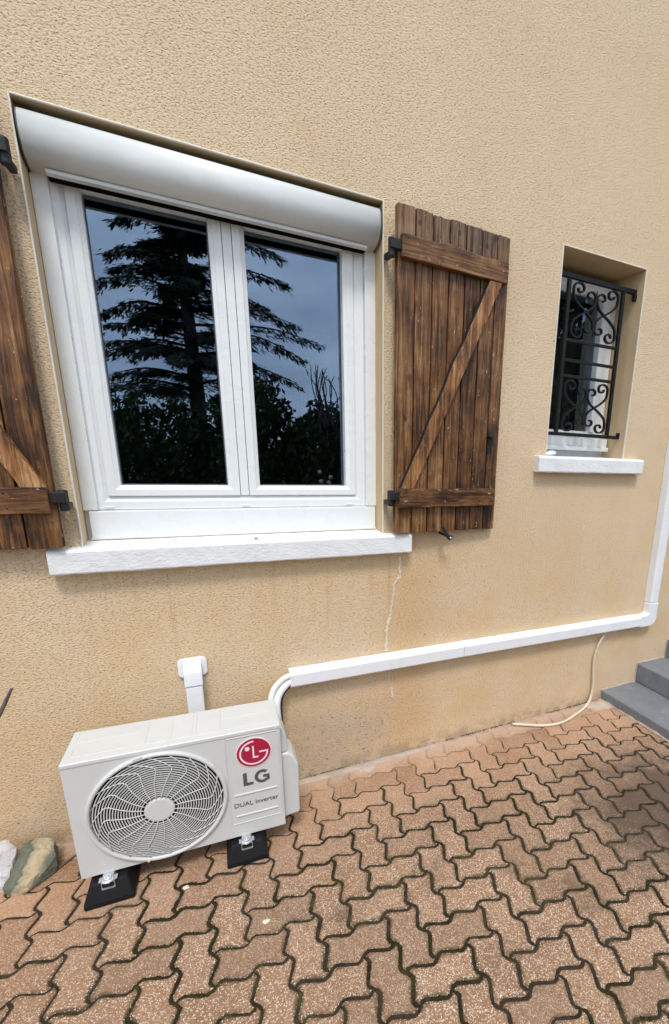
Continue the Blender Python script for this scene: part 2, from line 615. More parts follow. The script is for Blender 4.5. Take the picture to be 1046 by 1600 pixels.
def box(bm, x0, x1, y0, y1, z0, z1, mi=0):
    vs = [bm.verts.new((x, y, z)) for x in (x0, x1) for y in (y0, y1) for z in (z0, z1)]
    for f in ((0, 1, 3, 2), (4, 6, 7, 5), (0, 4, 5, 1), (2, 3, 7, 6), (0, 2, 6, 4), (1, 5, 7, 3)):
        fc = bm.faces.new([vs[i] for i in f])
        fc.material_index = mi
    return vs


def bx(name, dims, mat, parent, bevel=.002, **k):
    bm = bmesh.new()
    box(bm, *dims)
    return obj(name, bm, mat, parent, bevel, **k)


def prism(bm, pts, a, b, axis='x'):
    """extrude a closed 2-D outline between a and b along an axis"""
    def P(p, t):
        return {'x': (t, p[0], p[1]), 'y': (p[0], t, p[1]), 'z': (p[0], p[1], t)}[axis]
    A = [bm.verts.new(P(p, a)) for p in pts]
    B = [bm.verts.new(P(p, b)) for p in pts]
    n = len(pts)
    fs = [bm.faces.new(A), bm.faces.new(B[::-1])]
    for i in range(n):
        fs.append(bm.faces.new((A[i], B[i], B[(i + 1) % n], A[(i + 1) % n])))
    return fs


def catmull(pts, n=8):
    P = [Vector(p) for p in pts]
    P = [P[0] * 2 - P[1]] + P + [P[-1] * 2 - P[-2]]
    out = []
    for i in range(1, len(P) - 2):
        for k in range(n):
            t = k / n
            a, b, c, d = P[i - 1], P[i], P[i + 1], P[i + 2]
            out.append(.5 * ((2 * b) + (c - a) * t + (2 * a - 5 * b + 4 * c - d) * t * t + (3 * b - a - 3 * c + d) * t ** 3))
    out.append(P[-2])
    return out


def tube(bm, pts, r, n=8, closed=False, cap=True):
    P = [Vector(p) for p in pts]
    rings = []
    up = Vector((0, 0, 1))
    N = len(P)
    pn = None
    for i, p in enumerate(P):
        a = P[(i - 1) % N] if (closed or i) else p
        b = P[(i + 1) % N] if (closed or i < N - 1) else p
        t = (b - a).normalized()
        if pn is None:
            u = t.cross(up)
            if u.length < .05:
                u = t.cross(Vector((0, 1, 0)))
        else:
            u = pn - t * pn.dot(t)
        u.normalize()
        pn = u
        v = t.cross(u)
        rr = r[i] if isinstance(r, (list, tuple)) else r
        rings.append([bm.verts.new(p + (u * math.cos(k * 2 * math.pi / n) + v * math.sin(k * 2 * math.pi / n)) * rr) for k in range(n)])
    m = N if closed else N - 1
    for i in range(m):
        A, B = rings[i], rings[(i + 1) % N]
        for k in range(n):
            bm.faces.new((A[k], A[(k + 1) % n], B[(k + 1) % n], B[k]))
    if cap and not closed:
        bm.faces.new(rings[0][::-1])
        bm.faces.new(rings[-1])


def ribbon(bm, pts, w, y0, y1):
    """flat bar following a path in the xz plane: w wide in the plane, from y0 to y1 deep"""
    P = [Vector((p[0], p[1])) for p in pts]
    rows = []
    for i, p in enumerate(P):
        a, b = P[max(i - 1, 0)], P[min(i + 1, len(P) - 1)]
        t = (b - a).normalized()
        nn = Vector((-t.y, t.x)) * (w(i / (len(P) - 1)) if callable(w) else w) / 2
        rows.append([bm.verts.new((q.x, y, q.y)) for q, y in ((p + nn, y0), (p - nn, y0), (p - nn, y1), (p + nn, y1))])
    for A, B in zip(rows, rows[1:]):
        for k in range(4):
            bm.faces.new((A[k], A[(k + 1) % 4], B[(k + 1) % 4], B[k]))
    bm.faces.new(rows[0])
    bm.faces.new(rows[-1][::-1])


def lathe(bm, prof, c, axis, n=24):
    """revolve (radius, height) profile about an axis through c"""
    ax = Vector(axis).normalized()
    u = ax.orthogonal().normalized()
    v = ax.cross(u)
    rings = []
    for r, h in prof:
        if r < 1e-6:
            rings.append([bm.verts.new(Vector(c) + ax * h)])
        else:
            rings.append([bm.verts.new(Vector(c) + ax * h + (u * math.cos(k * 2 * math.pi / n) + v * math.sin(k * 2 * math.pi / n)) * r) for k in range(n)])
    for A, B in zip(rings, rings[1:]):
        for k in range(n):
            a = [A[k % len(A)], A[(k + 1) % n % len(A)]]
            b = [B[(k + 1) % n % len(B)], B[k % len(B)]]
            vs = []
            for q in a + b:
                if q not in vs:
                    vs.append(q)
            if len(vs) > 2:
                bm.faces.new(vs)


# ------------------------------------------------------------------ ground
bm = bmesh.new()
vs = [bm.verts.new(p) for p in ((-300, -400, -.06), (300, -400, -.06), (300, 300, -.06), (-300, 300, -.06))]
bm.faces.new(vs)
tag(obj('ground', bm, 'grass'), kind='structure')

WX0, WX1, WTOP = -3.2, 8.0, 6.2
bm = bmesh.new()
box(bm, -3.2, 6.5, -4.2, .02, -.055, -.0042)
paving = tag(obj('paving', bm, 'joint'), kind='structure')

# ------------------------------------------------------------------ interlocking pavers
U = .1125


def edge(t):
    return .110 * (math.sin(2 * math.pi * t) + .22 * math.sin(4 * math.pi * t))


TS = (0, .09, .2, .36, .5, .64, .8, .91)


def outline(wu, hu):
    """wavy outline of a paver wu x hu units, counter-clockwise, centred"""
    pts = []
    for i in range(wu):
        for t in TS:
            pts.append((i + t, edge(t)))
    for j in range(hu):
        for t in TS:
            pts.append((wu - edge(t), j + t))
    for i in range(wu):
        for t in TS:
            s = 1 - t
            pts.append((wu - i - t, hu + edge(s)))
    for j in range(hu):
        for t in TS:
            s = 1 - t
            pts.append((-edge(s), hu - j - t))
    return [Vector(((x - wu / 2) * U, (y - hu / 2) * U)) for x, y in pts]


def inset(pts, d):
    n = len(pts)
    out = []
    for i, p in enumerate(pts):
        a, b = pts[i - 1], pts[(i + 1) % n]
        t = (b - a).normalized()
        out.append(p + Vector((-t.y, t.x)) * d)
    return out


def inside(p, poly):
    c = False
    for k in range(len(poly)):
        a, b = poly[k], poly[k - 1]
        if (a.y > p.y) != (b.y > p.y) and p.x < (b.x - a.x) * (p.y - a.y) / (b.y - a.y) + a.x:
            c = not c
    return c


def inner_ring(r4):
    """edge of the worn rim: a relaxed offset that stays inside the arris"""
    q = r4
    for _ in range(7):
        q = inset(q, .0013)
        n = len(q)
        q = [q[k - 1] * .25 + q[k] * .5 + q[(k + 1) % n] * .25 for k in range(n)]
    return [p if inside(p * 1.01, r4) else p * .94 for p in q]


def paver_mesh(wu, hu, gap, seed):
    rg = random.Random(seed)
    base = outline(wu, hu)
    bm = bmesh.new()
    jit = [Vector((rg.uniform(-1, 1), rg.uniform(-1, 1))) * .0009 for _ in base]
    lv = [(gap, -.028), (gap, -.0046), (gap + .0016, -.0014), (gap + .0040, 0.0)]
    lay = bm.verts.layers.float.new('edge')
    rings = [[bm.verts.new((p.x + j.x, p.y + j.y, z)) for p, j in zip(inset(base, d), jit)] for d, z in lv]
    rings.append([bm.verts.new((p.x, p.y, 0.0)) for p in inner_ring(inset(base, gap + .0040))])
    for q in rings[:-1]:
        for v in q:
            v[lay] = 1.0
    n = len(base)
    for A, B in zip(rings, rings[1:]):
        for k in range(n):
            f = bm.faces.new((A[k], A[(k + 1) % n], B[(k + 1) % n], B[k]))
            f.smooth = True
    bm.faces.new(rings[-1])
    bmesh.ops.recalc_face_normals(bm, faces=bm.faces)
    me = bpy.data.meshes.new('paver')
    bm.to_mesh(me)
    bm.free()
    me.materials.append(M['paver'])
    return me


PM = {o: {g: [paver_mesh(*o, g, k) for k in range(3)] for g in (.0020, .0044, .0056)} for o in ((2, 1), (1, 2))}
TH = -.0039
OX, OY = 1.0493, -.2947
spots = []
cT, sT = math.cos(TH), math.sin(TH)
camM = cam.matrix_world.inverted()
for i in range(-80, 80):
    for m in range(-50, 50):
        for dx, dy, o in ((0, 0, (2, 1)), (1.5, -.5, (1, 2))):
            lx, ly = (-i + 3 * m + dx) * U, (-i - m + dy) * U
            x, y = OX + cT * lx - sT * ly, OY + sT * lx + cT * ly
            if -4.0 < y < -.005 and -3.0 < x < 6.2 and not (x > 2.62 and y > -1.7):
                v = camM @ Vector((x, y, 0))
                d = -v.z
                vis = False
                if d > .2:
                    px = 705 + 750.684 * v.x / d
                    py = 910.6 - 750.684 * v.y / d
                    vis = -70 < px < 1120 and py < 1700
                spots.append((0 if vis else 1, d if d > 0 else 9 - d, x, y, o))
spots.sort()
rest = bmesh.new()
for k, (nv, d, x, y, o) in enumerate(spots):
    j = noise.noise(Vector((x * 1.7, y * 1.7, 3.3)))
    g = .0020 if y > -.26 + .10 * j else (.0056 if (x > .15 and y < -.50 + .3 * j) else .0044)
    me = PM[o][g][rnd.randrange(3)]
    mat = Matrix.Translation((x + rnd.uniform(-.0012, .0012), y + rnd.uniform(-.0012, .0012), rnd.uniform(-.0022, .0015))) @ \
        Matrix.Rotation(TH + rnd.uniform(-.010, .010), 4, 'Z') @ Matrix.Rotation(rnd.uniform(-.008, .008), 4, 'X') @ Matrix.Rotation(rnd.uniform(-.008, .008), 4, 'Y')
    if nv == 0 and k < 300:
        p = bpy.data.objects.new('paver', me)
        col.objects.link(p)
        p.parent = paving
        p.matrix_local = mat
    else:
        t_ = bmesh.new()
        t_.from_mesh(me)
        t_.transform(mat)
        tmp = bpy.data.meshes.new('tmp')
        t_.to_mesh(tmp)
        t_.free()
        rest.from_mesh(tmp)
        bpy.data.meshes.remove(tmp)
ro = obj('paver', rest, 'paver', paving)
ro['kind'] = 'stuff'

# sand and grit gathered in the corner between wall and paving
bm = bmesh.new()
rg = random.Random(31)
for k in range(900):
    x = rg.uniform(-1.1, 2.44)
    if noise.noise(Vector((x * 3, 0, 5))) + .5 * noise.noise(Vector((x * 15, 0, 5))) < -.15:
        continue
    r_ = rg.uniform(.0015, .0052)
    c_ = Vector((x, -abs(rg.gauss(0, .006)) - .001, .0015))
    vs = [bm.verts.new(c_ + Vector((a * r_ * rg.uniform(.7, 1.4), b * r_ * rg.uniform(.7, 1.3), c * r_))) for a, b, c in ((1, 0, 0), (-1, 0, 0), (0, 1, 0), (0, -1, 0), (0, 0, 1), (0, 0, -1))]
    for f in ((0, 2, 4), (2, 1, 4), (1, 3, 4), (3, 0, 4), (2, 0, 5), (1, 2, 5), (3, 1, 5), (0, 3, 5)):
        bm.faces.new([vs[j] for j in f])
gro = obj('grit', bm, 'grit', paving)
gro['kind'] = 'stuff'

# moss cushions that fill stretches of the joints
bm = bmesh.new()
ico = bmesh.new()
bmesh.ops.create_icosphere(ico, subdivisions=1, radius=1)
iv, if_ = [v.co.copy() for v in ico.verts], [[v.index for v in f.verts] for f in ico.faces]
ico.free()
for k, (nv, d, x, y, o) in enumerate(spots):
    if nv or y > -.42:
        continue
    ol_ = outline(*o)
    for i, p in enumerate(ol_):
        for q in (p, (p + ol_[(i + 1) % len(ol_)]) / 2):
            wx, wy = x + cT * q.x - sT * q.y, y + sT * q.x + cT * q.y
            dens = noise.noise(Vector((wx * 2.6, wy * 2.6, 8.1))) + .35 * noise.noise(Vector((wx * 11, wy * 11, 1.1)))
            if dens < .10 - .25 * min(0, wx) or rnd.random() > .35 + dens:
                continue
            r_ = rnd.uniform(.0035, .0070) * min(1.25, .8 + dens)
            c_ = Vector((wx + rnd.uniform(-.003, .003), wy + rnd.uniform(-.003, .003), -.0045))
            vs = [bm.verts.new(c_ + Vector((v.x * r_ * rnd.uniform(.8, 1.3), v.y * r_ * rnd.uniform(.8, 1.3), v.z * r_ * .75))) for v in iv]
            for f in if_:
                bm.faces.new([vs[j] for j in f])
tag(obj('moss', bm, 'moss', None, smooth=True), 'dark green moss filling the joints between the pavers', 'moss', kind='stuff')

# ------------------------------------------------------------------ house
house = thing('house', 'house facade of beige roughcast render with a wide white window and a small barred one', 'house', (0, 0, 0))
OP = [(-.389, .812, 1.270, 2.675), (1.781, 2.385, 1.665, 2.712)]       # x0 x1 z0 z1 of the two openings
T = .34
bm = bmesh.new()
xs = sorted({WX0, WX1} | {o[0] for o in OP} | {o[1] for o in OP})
zs = sorted({-.3, WTOP} | {o[2] for o in OP} | {o[3] for o in OP})
for y in (0, T):
    for x0, x1 in zip(xs, xs[1:]):
        for z0, z1 in zip(zs, zs[1:]):
            if any(o[0] <= x0 and x1 <= o[1] and o[2] <= z0 and z1 <= o[3] for o in OP):
                continue
            bm.faces.new([bm.verts.new(p) for p in ((x0, y, z0), (x1, y, z0), (x1, y, z1), (x0, y, z1))])
for a, b, c, d in ((WX0, WX0, -.3, WTOP), (WX1, WX1, -.3, WTOP)):
    bm.faces.new([bm.verts.new(p) for p in ((a, 0, c), (a, T, c), (a, T, d), (a, 0, d))])
bm.faces.new([bm.verts.new(p) for p in ((WX0, 0, WTOP), (WX1, 0, WTOP), (WX1, T, WTOP), (WX0, T, WTOP))])
bmesh.ops.remove_doubles(bm, verts=bm.verts, dist=1e-5)
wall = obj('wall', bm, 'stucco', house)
for o in OP:
    bm = bmesh.new()
    x0, x1, z0, z1 = o
    for q in (((x0, 0, z0), (x0, T, z0), (x0, T, z1), (x0, 0, z1)), ((x1, 0, z0), (x1, T, z0), (x1, T, z1), (x1, 0, z1)),
              ((x0, 0, z1), (x1, 0, z1), (x1, T, z1), (x0, T, z1)), ((x0, 0, z0), (x1, 0, z0), (x1, T, z0), (x0, T, z0))):
        bm.faces.new([bm.verts.new(p) for p in q])
    obj('window_reveal', bm, 'reveal', house)
    # white corner beads, a couple of mm proud of the render
    bm = bmesh.new()
    box(bm, x0 - .0035, x0 + .002, -.0035, .006, z0, z1 + .0035)
    box(bm, x1 - .002, x1 + .0035, -.0035, .006, z0, z1 + .0035)
    box(bm, x0 + .002, x1 - .002, -.0035, .006, z1 - .002, z1 + .0035)
    obj('corner_bead', bm, 'bead', house, .0015)

# dark rooms behind the panes
for x0, x1, z0, z1 in ((-1.2, 1.4, .3, 2.75), (1.45, 3.4, .6, 2.8)):
    bm = bmesh.new()
    vs = box(bm, x0, x1, T + .002, 3.0, z0, z1)
    for f in list(bm.faces):
        if all(abs(v.co.y - T - .002) < 1e-4 for v in f.verts):
            bm.faces.remove(f)
    obj('room', bm, 'room', house)


# window sills: rounded front nose, slightly irregular
def sill(name, x0, x1, z0, z1, yf, back, mat='sill'):
    bm = bmesh.new()
    n = 40
    rg = random.Random(int(x0 * 100) + 77)
    rows = []
    for i in range(n + 1):
        x = x0 + (x1 - x0) * i / n
        e = .0022
        j = lambda: rg.uniform(-e, e)
        pts = [(back, z1 + .012), (yf + .012, z1 + .004 + j()), (yf + .004, z1 + j() * .6), (yf + j() * .4, z1 - .008),
               (yf + j() * .4, (z0 + z1) / 2), (yf + j() * .4, z0 + .006), (yf + .006, z0 + j()), (back, z0)]
        rows.append([bm.verts.new((x, a, b)) for a, b in pts])
    for A, B in zip(rows, rows[1:]):
        for k in range(8):
            f = bm.faces.new((A[k], A[(k + 1) % 8], B[(k + 1) % 8], B[k]))
    bm.faces.new(rows[0])
    bm.faces.new(rows[-1][::-1])
    return obj(name, bm, mat, house, .003)


s1 = sill('window_sill', -.492, .946, 1.176, 1.268, -.055, .20)
s1['label'] = 'long white painted sill under the wide window'
s2 = sill('window_sill', 1.702, 2.522, 1.582, 1.667, -.05, .335)
s2['label'] = 'short white painted sill under the barred window'

# ---------------- wide window (house > window > pieces)
bm = bmesh.new()
FY = .12
WZ0, WZ1 = 1.395, 2.60


def frame_bm(x0, x1, z0, z1, y0, y1, w, wb=None):
    """mitred frame with a sloped inner lip"""
    bm = bmesh.new()
    wb = wb or w
    def loop(dx, dz, y):
        return [(x0 + dx, y, z0 + dz), (x1 - dx, y, z0 + dz), (x1 - dx, y, z1 - dx), (x0 + dx, y, z1 - dx)]
    L_ = [loop(0, 0, y1), loop(0, 0, y0 + .002), loop(.002, .002, y0), loop(w * .62, wb * .62, y0), loop(w * .70, wb * .70, y0 + .004), loop(w, wb, y0 + .011), loop(w, wb, y1)]
    rings = [[bm.verts.new(p) for p in l] for l in L_]
    for A, B in zip(rings, rings[1:]):
        for k in range(4):
            bm.faces.new((A[k], A[(k + 1) % 4], B[(k + 1) % 4], B[k]))
    A, B = rings[-1], rings[0]
    for k in range(4):
        bm.faces.new((A[k], A[(k + 1) % 4], B[(k + 1) % 4], B[k]))
    return bm


window = obj('window', frame_bm(-.346, .760, WZ0, WZ1, FY, .19, .047, .052), 'pvc', house)
window['label'] = 'wide two-leaf white plastic window reflecting a cedar'
for side, (x0, x1) in enumerate(((-.302, .1865), (.2245, .714))):
    s = obj('sash', frame_bm(x0, x1, 1.449, WZ1 - .045, .118, .205, .0465, .0425), 'pvc', window, .0012)
    bm = bmesh.new()
    gx0, gx1, gz0, gz1 = x0 + .047, x1 - .047, 1.492, WZ1 - .10
    box(bm, gx0 - .008, gx1 + .008, .171, .173, gz0 - .008, gz1 + .008)
    obj('pane', bm, 'glass', window)
    bm = bmesh.new()
    for d in ((gx0 - .001, gx0 + .003, gz0, gz1), (gx1 - .003, gx1 + .001, gz0, gz1), (gx0 + .003, gx1 - .003, gz0 - .001, gz0 + .003)):
        box(bm, d[0], d[1], .164, .1705, d[2], d[3])
    split_obj('gasket', bm, 'gasket', window)
bx('mullion', (.1885, .2225, .121, .18, 1.449, WZ1 - .05), 'pvc', window, .002)
bm = bmesh.new()
for px in (-.303, .205, .68):
    box(bm, px - .016, px + .016, .1145, .122, 1.4015, 1.4085)
split_obj('drain_cap', bm, 'pvc', window, .001)
bx('sill_board', (-.372, .8085, .098, .16, 1.284, 1.3925), 'pvc', window, .003)
bx('filler_strip', (-.3885, -.346, .126, .19, 1.27, 2.6), 'pvc', window, 0)
bx('filler_strip', (.760, .8115, .126, .19, 1.27, 2.6), 'pvc', window, 0)
bx('filler_strip', (-.346, .760, .126, .19, 1.27, 1.3945), 'pvc', window, 0)
bx('caulk', (-.376, .8105, .0945, .1, 1.279, 1.2865), 'bead', window, .002)
for x0, x1 in ((-.383, -.3405), (.7635, .8075)):
    bx('shutter_guide', (x0, x1, .100, .165, 1.396, 2.54), 'pvc', window, .002)
    bx('caulk', (x0 - .0045 if x0 < 0 else x1 - .001, x0 + .001 if x0 < 0 else x1 + .004, .0985, .15, 1.396, 2.51), 'bead', window, .001)

# rolling shutter box with a half-round front
prof = [(.17, 2.655), (.032, 2.655), (.014, 2.650), (-.001, 2.635), (-.008, 2.615), (-.010, 2.590), (-.006, 2.568), (.004, 2.548), (.020, 2.533), (.042, 2.522), (.068, 2.516), (.098, 2.5145), (.17, 2.5145)]
pc = catmull([(0, a, b) for a, b in prof[1:-1]], 4)
prof2 = [prof[0]] + [(p.y, p.z) for p in pc] + [prof[-1]]
bm = bmesh.new()
fs = prism(bm, prof2, -.3785, .7985)
for f in fs[2:]:
    f.smooth = True
rbox = obj('roller_shutter_box', bm, 'aluminium', house)
for x in (-.3815, .7995):
    bm = bmesh.new()
    fs = prism(bm, [(a - .0015 if a < .1 else a, b) for a, b in prof2], x, x + .002)
    obj('end_cap', bm, 'gasket', rbox)
bx('bottom_slat', (-.335, .758, .049, .078, 2.5045, 2.5165), 'aluminium', rbox, .001)
bx('slat_seal_shade', (-.335, .758, .0782, .1165, 2.5035, 2.5125), 'seal_shade', rbox, 0)  # slat seal, widened and blackened so the panes reflect a shaded band

# ---------------- small window (house > window > pieces)
w2 = obj('window', frame_bm(1.80, 2.383, 1.79, 2.665, .20, .3385, .075, .042), 'pvc', house)
w2['label'] = 'small white window behind the iron grille'
bm = bmesh.new()
box(bm, 1.87, 2.275 + .04, .232, .234, 1.82, 2.60)
obj('pane', bm, 'glass_single', w2)
bx('sash_stile', (2.270, 2.309, .190, .262, 1.832, 2.592), 'pvc', w2, .004)
bx('weather_board', (1.79, 2.373, .135, .20, 1.712, 1.788), 'pvc', w2, .004)
bx('filler_strip', (1.7815, 2.3845, .19, .198, 1.6, 1.79), 'pvc', w2, 0)
bx('weather_board', (1.79, 2.379, .122, .134, 1.712, 1.736), 'pvc', w2, .004)
bm = bmesh.new()
n = 40
rows = []
for i in range(n + 1):
    x = 1.5 + 1.2 * i / n
    y = .50 + .025 * math.sin(i * 1.7) + .01 * math.sin(i * .6)
    rows.append((bm.verts.new((x, y, 1.2)), bm.verts.new((x, y, 2.75))))
for a, b in zip(rows, rows[1:]):
    bm.faces.new((a[0], b[0], b[1], a[1]))
obj('curtain', bm, 'curtain', house, smooth=True)

# ---------------- white filler over the crack in the render
rg = random.Random(3)
for pts in ([(.912, 1.178), (.900, 1.10), (.903, 1.045), (.875, 1.01), (.866, .955), (.858, .87), (.842, .80), (.833, .72), (.828, .642)],
            [(.846, .60), (.850, .54), (.846, .47), (.862, .40), (.868, .36)]):
    c_ = catmull([(a, 0, b) for a, b in pts], 7)
    bm = bmesh.new()
    ribbon(bm, [(p.x + rg.uniform(-.005, .005), p.z + rg.uniform(-.002, .002)) for p in c_], lambda t: .011 + rg.uniform(-.0065, .010), -.0026, .002)
    obj('crack_filler', bm, 'filler', house, .0008)

# shutter catch below the right-hand shutter, and pintle hinges are parts of the shutters
# ------------------------------------------------------------------ plank shutters
def plank_bm(x0, x1, z0, z1, y0, y1, rg, chip=0.0):
    bm = bmesh.new()
    n = 14
    Lf, Rt = [], []
    for i in range(n + 1):
        z = z0 + (z1 - z0) * i / n
        Lf.append((x0 + rg.uniform(0, .0016), z))
        Rt.append((x1 - rg.uniform(0, .0016), z))
    k = 5
    top = [(x1 + (x0 - x1) * i / k, z1 + rg.uniform(-.003, .002) - (chip if i in (0, k) else 0)) for i in range(1, k)]
    pts = Rt + top + Lf[::-1]
    prism(bm, pts, y0, y1, 'y')
    # tongue reaching behind the next board
    box(bm, x0 - .004, x1 + .004, y1 - .006, y1 - .001, z0 + .004, z1 - .006)
    return bm


def make_shutter(root, W, H, flip, names=True):
    """local frame: x along the leaf from the hinge, y 0 = front of planks (-y outwards), z from its foot"""
    rg = random.Random(11 if flip else 5)
    S = -1 if flip else 1
    cuts = [0, .086, .172, .257, .342, .430, .515, W]
    if flip:
        cuts = [0, .101, .188, .276, .362, .449, .53, W]
    for a, b in zip(cuts, cuts[1:]):
        x0, x1 = sorted((S * a, S * b))
        bm = plank_bm(x0 + .0024, x1 - .0024, rg.uniform(-.002, .002), H + rg.uniform(-.004, .004), rg.uniform(-.0006, .0006), .026, rg, .003)
        obj('plank', bm, 'wood', root, .003)
    # battens with their worn upper edges
    for z0, z1 in ((H - .200, H - .113), (.128, .216)):
        bm = bmesh.new()
        x0, x1 = .012, W - .022
        n = 16
        up = [(S * (x0 + (x1 - x0) * i / n), z1 + .004 * noise.noise(Vector((i * .9, z0 * 9, W))) + (.010 * math.exp(-((i - 7) / 1.6) ** 2) if z0 > .5 else 0)) for i in range(n + 1)]
        lo = [(S * (x0 + (x1 - x0) * i / n), z0 + .002 * noise.noise(Vector((i * .8, z0 * 5, 2)))) for i in range(n + 1)]
        prism(bm, lo + up[::-1], -.0275, -.0008, 'y')
        bt = obj('batten', bm, 'wood_batten', root, .003)
        bm = bmesh.new()
        for cx in (.04, .125, .21, .30, .385, .47, .54):
            for zz in (z0 + .022, z1 - .02):
                if rg.random() < .75:
                    lathe(bm, [(.0035, 0), (.003, .0012), (0, .0014)], (S * (cx + rg.uniform(-.008, .008)), -.0272, zz + rg.uniform(-.006, .006)), (0, -1, 0), 8)
        split_obj('nail', bm, 'iron', bt)
    # diagonal brace
    p0, p1 = Vector((.048, .217)), Vector((.500, H - .204))
    d = (p1 - p0)
    n = 18
    lw, rw = [], []
    for i in range(n + 1):
        p = p0 + d * i / n
        e1 = .005 * noise.noise(Vector((i * 1.1, 4, W))) + (.010 * math.exp(-((i - 10.5) / 1.2) ** 2))
        e2 = .003 * noise.noise(Vector((i * .7, 9, W)))
        lw.append((S * (p.x - .036 - e1), p.y))
        rw.append((S * (p.x + .034 + e2), p.y))
    bm = bmesh.new()
    prism(bm, rw + lw[::-1], -.030, -.0008, 'y')
    bm.normal_update()
    bmesh.ops.recalc_face_normals(bm, faces=bm.faces)
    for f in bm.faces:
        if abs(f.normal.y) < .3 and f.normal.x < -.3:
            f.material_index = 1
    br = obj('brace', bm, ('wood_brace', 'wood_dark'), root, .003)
    # shadow-side stripe of old paint left on the planks is part of the wood; hinges:
    for zc in (H - .170, .168):
        bm = bmesh.new()
        box(bm, *sorted((S * -.036, S * .012)), -.018, .016, zc - .004, zc + .034)
        lathe(bm, [(.0, -.034), (.012, -.034), (.015, -.030), (.015, .036), (.012, .040), (0, .041)], (S * -.024, .004, zc), (0, 0, 1), 14)
        box(bm, *sorted((S * -.034, S * -.014)), .010, .066, zc - .030, zc - .008)
        obj('hinge', bm, 'iron', root, .0025)


SHW, SHH = .589, 1.375
ang = math.atan2(.038, .60)
sh1 = thing('shutter', 'dark stained plank shutter opened flat between the wide window and the barred window', 'shutter', (.848, -.074, 1.279), ang, 'plank shutters of the wide window')
make_shutter(sh1, SHW, SHH, False)
# bolt plate and knob on its free edge
bm = bmesh.new()
box(bm, .515, .535, -.006, -.0005, .40, .50)
lathe(bm, [(.0, .0), (.012, 0), (.010, .012), (.014, .020), (.010, .028), (0, .030)], (.522, -.004, .478), (0, -1, 0), 14)
tube(bm, [(.522, -.02, .478), (.532, -.028, .46), (.530, -.028, .43)], [.006, .006, .004], 8)
obj('latch', bm, 'iron', sh1, .001)
sh2 = thing('shutter', 'dark stained plank shutter left of the wide window, cut off by the left edge', 'shutter', (-.434, -.074, 1.282), -ang, 'plank shutters of the wide window')
make_shutter(sh2, SHW, SHH, True)

ct = thing('shutter_catch', 'small black iron catch on the wall under the foot of the right shutter', 'catch', (1.125, 0, 1.262))
bm = bmesh.new()
tube(bm, [(0, .004, .0), (0, -.05, -.002), (.0, -.085, -.004)], [.007, .007, .006], 8)
obj('stem', bm, 'iron', ct, smooth=True)
bm = bmesh.new()
ribbon(bm, [(-.022, .045), (-.016, .028), (-.004, .010), (.006, -.004), (.016, -.012)], lambda t: .012 + .010 * t, -.086, -.076)
lathe(bm, [(0, -.004), (.013, -.002), (.014, .004), (.009, .010), (0, .011)], (.020, -.080, -.014), (0, -1, 0), 12)
obj('turn_head', bm, 'iron', ct, .002)
bm = bmesh.new()
lathe(bm, [(.006, 0), (.005, .003), (0, .004)], (.020, -.090, -.014), (0, -1, 0), 10)
obj('rivet', bm, 'zinc', ct, smooth=True)

# clip on the sill
ck = thing('sill_clip', 'tiny white plastic clip lying on the long sill under the middle of the wide window', 'clip', (.222, -.028, 1.2745))
bm = bmesh.new()
box(bm, -.018, .018, -.010, .010, 0, .004)
box(bm, -.010, -.004, -.008, .002, .004, .012)
box(bm, .004, .010, -.008, .002, .004, .012)
obj('clip_body', bm, 'pvc', ck, .001)
obj_ = bx('clip_slot', (-.003, .003, -.0105, -.004, .0045, .009), 'gasket', ck, 0)

# ------------------------------------------------------------------ iron grille
GY0, GY1 = .052, .064
gr = thing('window_grille', 'black wrought iron grille with scrolls in front of the small window', 'grille', (2.085, GY0, 1.79))
gx, gz = 2.085, 1.79
GL, GR = 1.888, 2.288
ZT, ZB, Z1, Z2, Z3_ = 2.608, 1.799, 2.297, 2.195, 2.113


def gobj(name, bm, bev=.0015, smooth=False):
    o = obj(name, bm, 'grille', gr, bev, smooth)
    for v in o.data.vertices:
        v.co -= Vector((gx, GY0, gz))
    return o


for zc, x0, x1, h in ((ZT, 1.784, 2.384, .026), (ZB, 1.784, 2.384, .020)):
    bm = bmesh.new()
    box(bm, x0, x1, GY0 - .004, GY1 + .004, zc - h / 2, zc + h / 2)
    gobj('rail', bm, .003)
for xc in (GL, GR):
    bm = bmesh.new()
    box(bm, xc - .0105, xc + .0105, GY0 - .002, GY1 + .006, ZB + .0101, ZT - .0131)
    gobj('upright', bm, .003)
for zc in (Z1, Z2, Z3_):
    bm = bmesh.new()
    box(bm, GL + .0106, GR - .0106, GY0, GY1, zc - .0085, zc + .0085)
    gobj('crossbar', bm, .003)
bm = bmesh.new()
box(bm, 2.368, 2.386, GY0 - .006, GY1 + .006, ZT - .046, ZT - .0135)
box(bm, 2.370, 2.386, GY0 - .004, GY1 + .004, ZB + .0105, ZB + .028)
for o in split_obj('wall_lug', bm, 'grille', gr, .003):
    for v in o.data.vertices:
        v.co -= Vector((gx, GY0, gz))


def spiral(cx, cz, r0, r1, a0, a1, n=16):
    return [(cx + (r0 + (r1 - r0) * i / n) * math.cos(a0 + (a1 - a0) * i / n), cz + (r0 + (r1 - r0) * i / n) * math.sin(a0 + (a1 - a0) * i / n)) for i in range(n + 1)]


